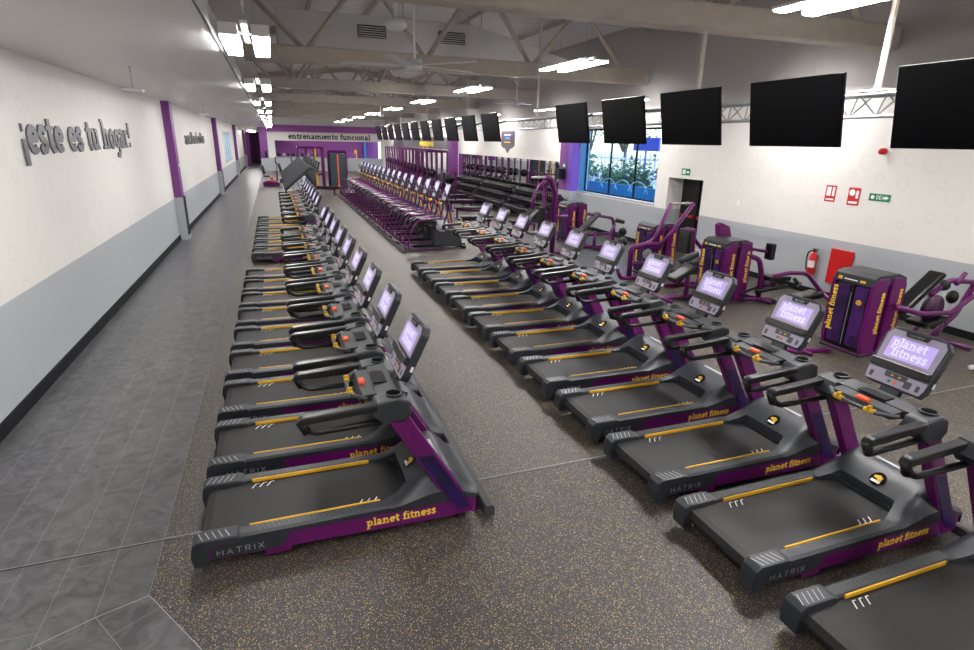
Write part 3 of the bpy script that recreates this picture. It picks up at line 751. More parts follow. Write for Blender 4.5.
    for s_ in (-1, 1):
        MB().tube([(1.133, s_*.155, 1.086), (1.120, s_*.085, 1.086)], .021, 8).box(1.105, 1.14, s_*.12-.012, s_*.12+.012, 1.09, 1.125, bevel=.004).build('pulse_sensor', 'gold', gb)
    # handrails: flat upper grip and thin lower bar
    for s_ in (-1, 1):
        yy = s_*.395
        h = MB().prism([(.74, 1.015), (.745, 1.06), (.775, 1.078), (1.28, 1.108), (1.28, 1.055), (.86, 1.03)], yy-.035, yy+.035, bevel=.014, seg=2)
        h.tube([(.775, yy, 1.04), (.80, yy-s_*.01, .965), (.86, yy-s_*.02, .935), (1.32, yy-s_*.03, .945)], .023, 8, fillet=.04)
        h.tube([(.755, yy, 1.045), (.80, yy, .955)], .032, 8)
        h.build('handrail', 'black_pad', t)
    # console
    bx, bz, tx, tz = 1.475, 1.165, 1.665, 1.57
    up_ = Vector((tx-bx, 0, tz-bz)); hh = up_.length; up_.normalize()
    Mc = frame((bx, 0, bz), (0, -1, 0), up_)      # local x to the runner's right, y up, z towards runner
    W = .225
    c = MB().prism([(-W+.03, -.0), (W-.03, -.0), (W, .05), (W+.01, hh-.06), (W-.03, hh-.005), (W-.1, hh+.01), (-W+.1, hh+.01), (-W+.03, hh-.005), (-W-.01, hh-.06), (-W, .05)], -.065, .0, 'z', bevel=.012, seg=2, M=Mc)
    c.box(-.07, .07, -.13, .04, -.05, -.01, M=Mc)
    cs = c.build('console', 'charcoal', t)
    MB().prism([(-W+.02, .19), (W-.02, .19), (W-.012, hh-.06), (W-.04, hh-.018), (-W+.04, hh-.018), (-W+.012, hh-.06)], 0, .004, 'z', M=Mc).build('display_bezel', 'lilac_face_glow', cs)
    MB().box(-.165, .165, .215, .375, .004, .0055, M=Mc).build('screen', 'screen_lilac', cs)
    l = MB(); letters(l, 'planet', .048, .001, Mc @ Matrix.Translation((-.018, .308, .0055)), wd=.27, m='screen_text', center=True)
    letters(l, 'fitness', .048, .001, Mc @ Matrix.Translation((.01, .234, .0055)), wd=.27, m='screen_text', center=True); l.build('screen_lettering', None, cs)
    MB().prism([(-.075, hh-.052), (.075, hh-.052), (.09, hh-.012), (-.09, hh-.012)], .004, .012, 'z', M=Mc, m='black_plastic').build('top_vent', None, cs)
    l = MB(); letters(l, 'MATRIX', .012, .0008, Mc @ Matrix.Translation((0, hh-.043, .012)), wd=.2, track=.2, m='silver', center=True); l.build('top_lettering', None, cs)
    sh = MB().prism([(-W, .135), (-W+.01, .185), (W-.01, .185), (W, .135), (.1, .125), (-.1, .125)], .0, .035, 'z', M=Mc, bevel=.006, m='black_plastic').build('reading_shelf', None, cs)
    MB().prism([(-W+.025, .015), (W-.025, .015), (W-.012, .06), (W-.01, .115), (-W+.01, .115), (-W+.012, .06)], 0, .004, 'z', M=Mc).build('keypad', 'lilac_face_glow', cs)
    k = MB()
    for x in (-.03, .0, .03): pass
    k.prism([(-.075, .07), (.075, .07), (.085, .112), (-.085, .112)], .004, .0065, 'z', M=Mc, m='charcoal_light').box(-.035, -.015, .085, .097, .0065, .008, M=Mc, m='yellow').box(.02, .04, .085, .097, .0065, .008, M=Mc, m='yellow')
    k.build('menu_keys', None, cs)
    MB().box(-.04, -.015, .032, .055, .004, .008, M=Mc, bevel=.002, m='green_sign').build('green_button', None, cs)
    MB().box(.0, .025, .032, .055, .004, .008, M=Mc, bevel=.002, m='orange').build('red_button', None, cs)
    MB().box(.075, .125, .03, .085, .004, .006, M=Mc, m='charcoal_light').build('number_keys', None, cs)
    for xa in (.16, -.185): MB().box(xa, xa+.025, .035, .08, .004, .006, M=Mc, m='charcoal_light').build('adjust_key', None, cs)
    MB().box(W+.008, W+.0125, .10, .14, -.05, -.03, M=Mc, m='label_white').build('side_sticker', None, cs)
    return t
mat('belt', (.009, .009, .010), .62, var=.35, scale=3.0)
tm = treadmill(); first = True
rows = [(-.75, [4.0+1.01*k for k in range(9)], 'of the near block in the left treadmill row', 9),
        (-.70, [14.6+1.05*k for k in range(7)], 'of the far block in the left treadmill row', 7),
        (2.70, [1.55]+[2.59+1.04*k for k in range(10)], 'in the right treadmill row', 11)]
for x, ys, nm, n in rows:
    for k, y in enumerate(ys):
        lab = ORD[k]+' purple and charcoal treadmill '+nm
        if first: tm.location = (x, y, 0); tm['label'] = lab; first = False
        else: dup(tm, (x, y, 0), 0, lab)
# cable raceways on the floor in front of the rows
for x, ys, ye, nm in ((1.335, 3.58, 12.6, 'left near'), (1.4, 14.2, 21.4, 'left far'), (4.76, 1.15, 12.5, 'right')):
    o = MB().prism([(x, 0), (x+.085, 0), (x+.085, .07), (x+.07, .085), (x+.015, .085), (x, .07)], ys, ye, m='raceway_grey').build('cable_raceway')
    tag(o, 'grey floor cable cover in front of the '+nm+' treadmills', 'cable cover')

# ================================================================== ELLIPTICAL ROW
def elliptical():
    t = thing('elliptical_trainer', 'x', 'exercise machine', (0, 0, 0), 0, 'purple ellipticals in the middle row')
    f = MB()
    for s_ in (-1, 1):
        f.tube([(.95, s_*.27, .04), (.04, s_*.27, .04), (.12, s_*.27, .45), (.32, s_*.27, .82), (1.18, s_*.24, .86)], .026, 8, fillet=.14)
    f.tube([(.02, -.27, .04), (.02, .27, .04)], .026, 8)
    f.build('hoop_frame', 'purple_paint', t)
    for s_ in (-1, 1):
        MB().prism([(.20, .80), (.34, .88), (.86, .80), (.98, .66), (.90, .64), (.40, .76)], s_*.16-.08, s_*.16+.08, bevel=.02, seg=2).build('foot_pad', 'black_pad', t)
        MB().tube([(.5, s_*.15, .74), (.62, s_*.15, .35), (1.0, s_*.15, .3)], .03, 6, fillet=.06).build('pedal_arm', 'black_plastic', t)
        MB().tube([(1.02, s_*.23, .55), (1.22, s_*.27, 1.15), (1.08, s_*.28, 1.62)], .022, 8, fillet=.15).build('moving_arm', 'charcoal', t)
    b = MB().prism([(.80, .10), (.82, .56), (1.05, .74), (1.32, .62), (1.58, .35), (1.62, .12), (1.5, .06)], -.19, .19, bevel=.03, seg=2)
    b.build('drive_housing', 'charcoal', t)
    for s_ in (-1, 1): MB().cyl((1.02, s_*.20, .66), (1.02, s_*.24, .66), .17, 18).build('disc_cover', 'silver_paint', t)
    MB().box(.25, 1.75, -.05, .05, .05, .12).box(1.6, 1.7, -.3, .3, .02, .09, bevel=.01).build('base_rail', 'black_plastic', t)
    m_ = MB().prism([(1.30, .5), (1.42, .5), (1.26, 1.35), (1.16, 1.35)], -.05, .05, bevel=.01).build('mast', 'purple_paint', t)
    l = MB(); letters(l, 'planet fitness', .036, .001, frame((1.345, -.051, .62), (-.16, 0, .85), (-.85, 0, -.16)), wd=.26, m='lettering_yellow'); l.build('yellow_lettering', None, m_)
    Mc = frame((1.12, 0, 1.30), (0, -1, 0), (.35, 0, .94))
    c = MB().prism([(-.2, 0), (.2, 0), (.23, .1), (.23, .48), (-.23, .48), (-.23, .1)], -.06, 0, 'z', M=Mc, bevel=.012).build('console', 'charcoal', t)
    MB().box(-.19, .19, .20, .45, 0, .004, M=Mc).build('screen', 'screen_lilac', c)
    MB().box(-.17, .17, .03, .13, 0, .004, M=Mc).build('keypad', 'lilac_face_glow', c)
    for s_ in (-1, 1): MB().tube([(1.08, s_*.02, 1.25), (.98, s_*.14, 1.22), (.96, s_*.17, 1.3)], .016, 6).build('pulse_grip', 'gold', t)
    return t
el = elliptical()
for k in range(16):
    lab = ORD[k]+' purple-hooped elliptical trainer of the long middle row'
    if k == 0: el.location = (3.14, 15.2, 0); el['label'] = lab
    else: dup(el, (3.14, 15.2+1.09*k, 0), 0, lab)
tag(MB().box(3.0, 3.10, 14.7, 32.5, 0, .03).build('cable_raceway', 'raceway_grey'), 'flat floor cable cover behind the elliptical row', 'cable cover')

# ================================================================== STAIR CLIMBERS at the end of the left row
def climber():
    t = thing('stair_climber', 'x', 'exercise machine', (0, 0, 0), 0, 'stair climbers behind the left treadmills')
    MB().prism([(.1, .02), (.1, .35), (.9, .93), (1.1, .93), (1.15, .02)], -.30, .30, bevel=.02).build('body', 'charcoal', t)
    for q in range(5):
        MB().box(.02+.19*q, .24+.19*q, -.36, .36, .52+.16*q, .57+.16*q, bevel=.005, m='silver_paint').build('step', None, t)
    for s_ in (-1, 1):
        MB().prism([(.0, .98), (.0, 1.10), (.90, 1.87), (1.02, 1.84), (1.02, 1.72), (.92, 1.75)], s_*.37-.025, s_*.37+.025).build('side_handrail', 'charcoal', t)
        MB().prism([(.0, 1.10), (.0, 1.122), (.90, 1.892), (1.02, 1.862), (1.02, 1.84), (.90, 1.87)], s_*.37-.027, s_*.37+.027).build('rail_top_highlight', 'fascia_grey', t)  # added paler strip, a painted highlight along the rail top
        MB().tube([(.06, s_*.37, .5), (.06, s_*.37, 1.0)], .02, 6).build('rail_post', 'purple_paint', t)
        MB().tube([(1.02, s_*.3, .9), (1.1, s_*.3, 1.8)], .03, 6).build('mast', 'charcoal', t)
    Mc = frame((1.12, 0, 1.65), (0, -1, 0), (.3, 0, .95))
    c = MB().box(-.24, .24, 0, .42, -.07, 0, M=Mc, bevel=.015).build('console', 'charcoal', t)
    MB().box(-.2, .2, .15, .38, 0, .004, M=Mc).build('screen', 'black_gloss', c)
    MB().box(.0, 1.2, -.4, .4, .005, .07, bevel=.01).build('base', 'black_plastic', t)
    return t
cl = climber()
for k in range(9):
    lab = ORD[k]+' charcoal stair climber with sloping side rails beyond the left treadmills'
    if k == 0: cl.location = (.28, 22.7, 0); cl['label'] = lab
    else: dup(cl, (.28, 22.7+1.25*k, 0), 0, lab)

# ================================================================== SELECTORISED WEIGHT MACHINES
def tower(t):
    """weight tower, front facing -x; local origin = front near bottom corner; depth .65 (x), width .65 (y), height 1.2"""
    for (y0, y1) in ((.0, .055), (.595, .65)):
        MB().prism([(.02, .06), (.0, .2), (.0, 1.06), (.10, 1.14), (.30, 1.16), (.30, .04)], y0, y1, bevel=.02, seg=2).build('side_shield', 'purple_paint', t)
    MB().prism([(.37, .04), (.37, 1.16), (.60, 1.14), (.66, 1.05), (.66, .2), (.6, .05)], .0, .05, bevel=.015, seg=2).build('side_shield', 'purple_paint', t)
    MB().prism([(.37, .04), (.37, 1.16), (.60, 1.14), (.66, 1.05), (.66, .2), (.6, .05)], .60, .65, bevel=.015, seg=2).build('side_shield', 'purple_paint', t)
    MB().box(.05, .62, .05, .60, .06, 1.08).build('weight_stack', 'black_plastic', t)
    MB().prism([(.0, 1.02), (.02, 1.14), (.12, 1.19), (.5, 1.20), (.66, 1.14), (.66, 1.08), (.05, 1.02)], .02, .63, bevel=.015, seg=2).build('top_cover', 'charcoal', t)
    for (y0, y1) in ((.07, .26), (.34, .56)): MB().box(-.004, .05, y0, y1, .12, 1.0, bevel=.01).build('printed_shroud', 'printed_shroud', t)
    MB().box(-.012, -.003, .27, .33, .10, 1.02, m='black_plastic').box(-.014, -.012, .295, .305, .12, .9, m='silver').build('range_slot', None, t)
    l = MB()
    letters(l, 'planet fitness', .062, .002, frame((-.006, .525, .28), (0, 0, 1), (0, 1, 0)), wd=.26, m='lettering_yellow'); l.build('yellow_lettering', None, t); l = MB()
    l.prism(E(0, 0, .045, .04, 0, 330, 11), 0, .003, 'z', M=frame((-.006, .165, .78), (0, -1, 0), (0, 0, 1)), m='gold'); l.build('round_emblem', None, t); l = MB()
    letters(l, 'planet fitness', .055, .002, frame((.25, -.001, .34), (0, 0, 1), (-1, 0, 0)), wd=.28, m='lettering_yellow'); l.build('yellow_lettering', None, t); l = MB()
    letters(l, 'planet fitness', .055, .002, frame((.60, -.001, .38), (0, 0, 1), (-1, 0, 0)), wd=.26, m='lettering_yellow')
    l.build('yellow_lettering', None, t)
    Mt = frame((.005, .6, 1.045), (0, -1, 0), (.05, 0, .14))
    MB().box(.04, .1, .01, .055, .004, .012, M=Mt, m='gold').box(.14, .34, .02, .035, .004, .012, M=Mt, m='white_print').box(.38, .46, .015, .045, .004, .012, M=Mt, m='gold').build('top_logo', None, t)
    MB().box(.0, .68, .0, .65, .0, .05, bevel=.01).build('base', 'purple_dark', t)
def bars(t, name, m, *segs):
    for pts, r in segs: MB().tube(pts, r, 8, fillet=.09).build(name, m, t)
def pad(t, name, a, b, wy, th, m='black_pad'):      # cushion between points a and b (xz-plane), wy wide
    a = Vector(a); b = Vector(b); d = (b-a); L_ = d.length; d.normalize()
    yv = Vector((0, 1, 0)); Mx = frame((a+b)/2, d, yv)
    MB().box(-L_/2, L_/2, -wy/2, wy/2, -th/2, th/2, bevel=th*.35, seg=2, M=Mx).build(name, m, t)
# A: nearest, leg press / chest style, seat to the right
t = thing('weight_machine', 'purple weight machine nearest the camera, reclined backrest, by the red panel', 'exercise machine', (7.64, 5.27, 0)); tower(t)
pad(t, 'backrest', (.62, .03, .62), (1.06, -.12, 1.22), .22, .09)
pad(t, 'seat', (1.05, .0, .42), (1.5, .0, .50), .32, .08)
bars(t, 'frame_bar', 'purple_paint', ([(.4, -.1, .76), (.9, -.12, .62), (1.6, -.12, .58), (2.02, -.1, .80)], .038), ([(1.5, .1, .02), (1.95, .02, .5), (2.08, -.05, 1.0), (1.55, .0, 1.05), (1.2, .0, .85)], .042),
     ([(.6, .3, .04), (2.15, .3, .04)], .035), ([(1.95, -.3, .04), (1.95, .6, .04)], .035), ([(1.25, .05, .4), (1.25, .2, .04)], .035), ([(1.6, -.07, 1.0), (1.78, -.05, 1.15)], .035))
MB().ball((1.45, .0, .98), .085, 12).build('pulley', 'black_plastic', t)
MB().ball((1.72, .0, .78), .08, 12, sc=(1, 1, 1.3)).build('pulley', 'black_plastic', t)
MB().cyl((1.3, -.06, .65), (1.3, .02, .65), .2, 18).build('cam_disc', 'purple_dark', t)
bars(t, 'cable', 'steel', ([(1.72, .0, .7), (1.66, .0, .1)], .006), ([(1.45, .0, .9), (1.62, .0, .3)], .006))
# A's press arm on the left side
bars(t, 'press_arm', 'purple_paint', ([(.3, .62, .5), (.62, 1.25, .60), (.35, 1.38, .92), (-.05, 1.40, .95), (-.3, 1.42, .90)], .035), ([(-.2, .3, .03), (-.75, .45, .03), (-.85, .5, .05)], .035), ([(-.6, .25, .03), (-.6, .7, .03)], .03))
MB().tube([(.05, 1.35, .86), (.18, 1.3, .72)], .03, 8).tube([(.0, 1.2, .76), (.22, 1.35, .78)], .022, 8).build('handle', 'black_pad', t)
MB().ball((.38, 1.2, .50), .04, 10).build('adjuster_knob', 'orange', t)
pad(t, 'seat', (-.25, 1.32, .48), (.55, 1.28, .60), .26, .09)
# B
t = thing('weight_machine', 'purple weight machine with round arm pad, seat beside the baseboard', 'exercise machine', (7.72, 8.22, 0)); tower(t)
MB().prism([(.28, 1.17), (.22, 1.42), (.30, 1.46), (.50, 1.38), (.58, 1.17)], .50, .62, bevel=.02, seg=2).build('top_arm', 'purple_paint', t)
MB().box(1.02, 1.14, -.1, .08, .80, 1.12, bevel=.04, seg=3).build('arm_pad', 'black_pad', t)
bars(t, 'frame_bar', 'purple_paint', ([(.5, .05, .93), (.85, .0, .82), (.96, .0, .55), (.98, .0, .05)], .05), ([(.75, .1, 1.0), (1.05, .0, .95)], .03), ([(.55, -.05, .06), (1.2, -.15, .04)], .04), ([(.98, -.35, .04), (.98, .4, .04)], .04))
pad(t, 'seat', (1.05, .0, .45), (1.6, .0, .42), .3, .09)
bars(t, 'foot_bar', 'black_pad', ([(.7, -.2, .25), (1.5, -.15, .28)], .045), ([(.5, .0, .15), (1.1, .05, .3)], .03))
MB().cyl((1.15, -.1, .33), (1.15, .05, .33), .13, 14).build('cam_disc', 'purple_dark', t)
pad(t, 'seat', (-.75, .5, .40), (-.2, .55, .62), .3, .10)
MB().tube([(-.55, .55, .75), (-.2, .5, .88)], .065, 10).build('roller_pad', 'grey_pad', t)
bars(t, 'leg_bar', 'purple_paint', ([(-.1, .5, .05), (-.9, .5, .05)], .04), ([(-.35, .5, .05), (-.35, .5, .6)], .045), ([(-.9, .2, .05), (-.9, .8, .05)], .035))
MB().box(-.2, -.1, .3, .36, .42, .47, bevel=.008).build('adjuster_knob', 'orange', t)
# C
t = thing('weight_machine', 'purple weight machine with two long raised arms in front of the double door', 'exercise machine', (7.74, 10.45, 0)); tower(t)
bars(t, 'raised_arm', 'purple_paint', ([(-.35, .0, .70), (-.05, -.1, .88), (.30, -.12, 1.66)], .045), ([(.05, -.15, .72), (.42, -.15, 1.1), (.86, -.15, 1.66)], .045))
MB().tube([(.30, -.12, 1.66), (.86, -.15, 1.66)], .022, 8).tube([(.42, -.125, 1.66), (.48, -.128, 1.66)], .035, 8).tube([(.66, -.138, 1.66), (.72, -.14, 1.66)], .035, 8).build('cross_handle', 'silver', t)
pad(t, 'backrest', (.12, -.9, .74), (.18, -.85, 1.22), .34, .11)
MB().prism([(.22, .70), (.20, 1.24), (.30, 1.24), (.36, .70)], -1.0, -.72, bevel=.02).build('back_plate', 'purple_paint', t)
bars(t, 'frame_bar', 'purple_paint', ([(-.6, -.1, .05), (-.62, -.12, .72), (-.3, -.15, .80), (.2, -.1, .76)], .06), ([(-.95, -.15, .3), (-.85, -.15, .08), (-.4, -.1, .05), (.6, -.1, .05)], .05), ([(-.5, .0, .35), (.4, .0, .32)], .045),
     ([(.3, -.85, 1.1), (.62, -.85, .80)], .04), ([(.1, -.85, .04), (.5, -.85, .5), (.9, -.7, .3)], .05), ([(-.2, -.85, .05), (.8, -.85, .05)], .045), ([(.3, -1.2, .05), (.3, -.4, .05)], .04))
MB().ball((-.85, -.1, .86), .11, 12).build('counterweight', 'black_plastic', t)
MB().tube([(.22, -.9, .42), (.62, -.85, .56)], .07, 10).build('roller_pad', 'grey_pad', t)
pad(t, 'seat', (.0, -.85, .32), (.55, -.8, .30), .34, .10, 'grey_pad')
MB().cyl((-.1, -.02, .55), (-.1, .02, .55), .11, 14).build('cam_disc', 'silver_paint', t)
# D
t = thing('weight_machine', 'purple weight machine below the window with long slanted grey pad', 'exercise machine', (8.05, 15.08, 0)); tower(t)
pad(t, 'backrest', (-.12, -1.05, .52), (.42, -1.05, 1.02), .28, .08, 'grey_pad')
bars(t, 'frame_bar', 'purple_paint', ([(.05, -1.0, 1.0), (.9, -1.05, .86), (.95, -1.1, .5), (.92, -1.1, .05)], .045), ([(.1, -1.0, .4), (1.1, -1.05, .42)], .04), ([(.0, -1.05, .06), (1.0, -1.05, .06)], .045), ([(.35, -1.05, .06), (.35, -1.05, .5)], .045),
     ([(.35, -1.5, .05), (.35, -.5, .05)], .04), ([(.6, -1.7, .05), (.55, -1.5, .5), (.9, -1.2, .7)], .035), ([(.1, .1, .5), (.1, -1.0, .45)], .04))
MB().tube([(1.0, -1.05, .80), (1.25, -1.1, .74)], .06, 10).build('roller_pad', 'black_pad', t)
MB().ball((1.1, -1.3, .50), .12, 12).build('counterweight', 'black_plastic', t)
bars(t, 'cable', 'steel', ([(.35, -1.05, .9), (.15, -1.0, .4)], .006))
# E: pull-up / dip tower left of D
t = thing('pull_up_tower', 'tall purple pull-up tower with white top bar beside the pillar', 'exercise machine', (6.5, 13.5, 0))
bars(t, 'upright', 'purple_paint', ([(.0, .0, .04), (.0, .0, 1.95)], .06), ([(.3, .0, .04), (.32, .0, 1.6), (.15, .0, 2.02), (-.05, .0, 2.0)], .075))
bars(t, 'brace', 'purple_paint', ([(-.05, -.1, 1.95), (-.32, -.15, 1.7), (-.45, -.2, 1.25)], .045), ([(.3, .0, 1.0), (.75, .1, 1.0)], .05), ([(-.5, .0, .05), (.9, .0, .05)], .05), ([(.15, -.5, .05), (.15, .5, .05)], .05))
MB().tube([(-.42, -.1, 2.03), (.25, .0, 2.02)], .03, 8).build('top_bar', 'silver', t)
pad(t, 'knee_pad', (-.1, -.1, .5), (-.1, -.1, 1.3), .25, .09)
pad(t, 'dip_pad', (-.45, -.1, .62), (-.15, -.1, .62), .3, .07, 'grey_pad')
for k, (y, s_) in enumerate(((-.2, 1), (.2, 1))): MB().tube([(.3, y, 1.5), (.55, y, 1.46)], .022, 6).build('grip', 'black_pad', t)

# weight bar on the floor at the right edge
t = thing('barbell', 'short bar with black grip lying on the floor at the right edge', 'barbell', (8.9, 4.45, .045))
MB().cyl((-.15, 0, 0), (.05, 0, 0), .03, 10).build('grip', 'black_pad', t)
MB().cyl((-.19, 0, 0), (-.15, 0, 0), .035, 10).build('end_cap', 'white_print', t)
MB().cyl((.05, 0, 0), (1.0, .05, 0), .02, 10).build('bar', 'purple_paint', t)

# ================================================================== FREE WEIGHTS
# dumbbell racks along the mirrors
def rack(y0, y1, lab):
    t = thing('dumbbell_rack', lab, 'rack', (9.4, y0, 0)); L_ = y1-y0
    for q, (x, z) in enumerate(((-.35, .30), (-.12, .62), (.12, .94))):
        MB().prism([(x-.16, z-.03), (x+.16, z+.05), (x+.16, z+.02), (x-.16, z-.06)], .0, L_, 'y').build('shelf', 'black_plastic', t)
    for y in (.05, L_/2, L_-.05):
        MB().prism([(-.55, .0), (-.52, .25), (.28, 1.02), (.34, 1.0), (.34, .0)], y-.03, y+.03).build('leg', 'purple_dark', t)
    return t
racks = [(18.6, 22.6), (22.8, 26.8), (27.0, 31.0)]
for k, (a, b_) in enumerate(racks): rack(a, b_, ORD[k]+' long three-tier dumbbell rack under the mirrors')
d = MB()
for s_ in (-1, 1): d.tube([(s_*.05, 0, 0), (s_*.15, 0, 0)], .068, 8)
d.cyl((-.06, 0, 0), (.06, 0, 0), .017, 6)
db = d.build('dumbbell', 'dumbbell_black'); tag(db, 'black dumbbell resting on the three-tier rack under the mirrors', 'dumbbell', 'dumbbells on the racks'); firstd = True
for a, b_ in racks:
    for q, (x, z) in enumerate(((-.35, .30), (-.12, .62), (.12, .94))):
        y = a+.12
        while y < b_-.1:
            loc = (9.4+x, y, z+.088)
            if firstd: db.location = loc; db.rotation_euler = (0, -.24, 0); firstd = False
            else:
                c = db.copy(); COL.objects.link(c); c.location = loc
            y += .19
# benches
def bench(lab, loc, rz=0, incl=0.):
    t = thing('weight_bench', lab, 'bench', loc, rz, 'benches before the dumbbells')
    pad(t, 'seat', (.0, 0, .43), (.32, 0, .43), .28, .08)
    pad(t, 'backrest', (.34, 0, .43), (.34+.8*math.cos(incl), 0, .43+.8*math.sin(incl)), .28, .08)
    MB().sq([(.05, 0, .36), (1.1, 0, .30)], .03).sq([(.1, 0, .36), (.1, 0, .04)], .03).sq([(1.0, 0, .31), (1.0, 0, .04)], .03).build('frame', 'purple_paint', t)
    for x in (.1, 1.0): MB().box(x-.04, x+.04, -.28, .28, .0, .05, bevel=.008).build('foot', 'black_plastic', t)
    if incl: MB().sq([(.6, 0, .34), (.34+.55*math.cos(incl), 0, .40+.55*math.sin(incl))], .025).build('strut', 'purple_paint', t)
bench('flat bench nearest the treadmill screens, before the dumbbells', (5.75, 18.3, 0))
bench('second flat bench, behind the nearest flat one', (6.35, 21.0, 0))
bench('third flat bench back, before the dumbbells', (6.9, 23.7, 0))
bench('fourth flat bench back, before the dumbbells', (7.3, 26.2, 0))
bench('inclined bench with raised back beside the pull-up tower', (6.3, 15.4, 0), 0, .72)
bench('inclined bench further back near the racks', (7.0, 16.9, 0), .3, .55)
bench('pale low bench beside the dark training tower', (1.9, 31.9, 0))

# power racks in the back
def power_rack(lab, x, y, kind):
    t = thing('power_rack', lab, 'rack', (x, y, 0), 0, 'purple racks along the back right')
    h = 2.35
    for (a, b_) in ((-.55, -.5), (-.55, .5), (.55, -.5), (.55, .5)):
        MB().sq([(a, b_, 0), (a, b_, h)], .042).build('upright', 'purple_paint', t)
    MB().sq([(-.55, -.5, h), (.55, -.5, h)], .04).sq([(-.55, .5, h), (.55, .5, h)], .04).sq([(-.55, -.5, h), (-.55, .5, h)], .04).sq([(.55, -.5, h), (.55, .5, h)], .04).sq([(.55, -.5, .1), (.55, .5, .1)], .04).sq([(-.5, -.5, .05), (.6, -.5, .05)], .04).sq([(-.5, .5, .05), (.6, .5, .05)], .04).build('cross_frame', 'purple_paint', t)
    MB().cyl((-.3, -.74, 1.3), (-.3, .74, 1.3), .016, 8).build('barbell', 'silver', t)
    for s_ in (-1, 1):
        MB().cyl((-.3, s_*.56, 1.3), (-.3, s_*.62, 1.3), .2, 14).build('weight_plate', 'black_plastic', t)
        for z in (.5, .9): MB().cyl((.6, s_*.54, z), (.6, s_*.64, z), .19, 12).build('stored_plate', 'dumbbell_black', t)
        MB().cyl((-.1, s_*.45, .1), (-.1, s_*.45, 2.3), .014, 6).build('guide_rod', 'silver', t)
for k in range(13):
    power_rack(ORD[k]+' purple power rack of the line below the dark sign band', 7.9+.12*k, 29.8+1.55*k, 0)
# plate-loaded machine with slanted rails near the row
t = thing('leg_press', 'purple leg press with slanted silver rails behind the ellipticals', 'exercise machine', (7.4, 27.0, 0))
for s_ in (-1, 1):
    MB().tube([(-.6, s_*.3, .35), (.7, s_*.3, 1.55)], .035, 8).build('rail', 'purple_paint', t)
    MB().cyl((.35, s_*.42, 1.15), (.35, s_*.55, 1.15), .22, 14).build('weight_plate', 'black_plastic', t)
MB().sq([(-.9, .3, .05), (.8, .3, .05)], .04).sq([(-.9, -.3, .05), (.8, -.3, .05)], .04).sq([(.7, -.3, .05), (.7, -.3, 1.5)], .04).sq([(.7, .3, .05), (.7, .3, 1.5)], .04).build('base_frame', 'purple_paint', t)
pad(t, 'seat', (-.9, 0, .35), (-.5, 0, .3), .5, .1); pad(t, 'backrest', (-1.2, 0, .8), (-.9, 0, .35), .5, .1)
MB().box(.1, .2, -.28, .28, .95, 1.45, bevel=.01).build('foot_plate', 'charcoal', t)

# functional training rig and dark tower
t = thing('training_tower', 'dark padded tower with orange stripe at the end of the aisle', 'exercise machine', (3.1, 35.9, 0))
MB().box(.0, .92, 0, .5, .06, 2.05, bevel=.03, m='teal').build('body', None, t)
MB().box(.44, .50, -.012, -.002, .1, 1.98, m='orange').build('stripe', None, t)
for x in (-.06, .98): MB().sq([(x, .25, 0), (x, .25, 2.15)], .05).build('upright', 'purple_paint', t)
MB().sq([(-.06, .25, 2.15), (.98, .25, 2.15)], .05).build('top_bar', 'purple_paint', t)
MB().box(-.1, 1.02, -.1, .6, 0, .06).build('base', 'black_plastic', t)
t = thing('functional_rig', 'tall purple multi-station rig with yellow post behind the aisle', 'exercise machine', (1.35, 36.6, 0))
for x in (.0, .5, 1.0, 1.45):
    for y in (.0, 1.2):
        MB().sq([(x, y, 0), (x, y, 2.35)], .04).build('upright', 'yellow' if (x == 1.0 and y == 0) else 'purple_paint', t)
MB().sq([(0, 0, 2.35), (1.45, 0, 2.35)], .04).sq([(0, 1.2, 2.35), (1.45, 1.2, 2.35)], .04).sq([(0, 0, 2.35), (0, 1.2, 2.35)], .04).sq([(1.45, 0, 2.35), (1.45, 1.2, 2.35)], .04).build('top_frame', 'purple_paint', t)
MB().sq([(0, 0, .1), (1.45, 0, .1)], .04).sq([(0, 0, .8), (1.45, 0, .8)], .03).sq([(-.3, -.6, .05), (.3, -.6, .05)], .04).sq([(0, -.6, .05), (0, 0, .05)], .04).build('lower_frame', 'purple_paint', t)
for x in (.25, .75): MB().box(x-.1, x+.1, .5, .7, .1, 1.2).cyl((x, .6, 1.2), (x, .6, 2.3), .01, 5).build('weight_stack', 'dumbbell_black', t)
for k, x in enumerate((.2, .7, 1.2)): MB().cyl((x, .0, 1.2), (x, .0, 1.5), .02, 6).ball((x, 0, 1.15), .08, 8).build('cable_handle', 'silver', t)
# second pad rig right of tower
bench('small adjustable bench right of the dark training tower', (4.6, 37.5, 0), 0, .5)

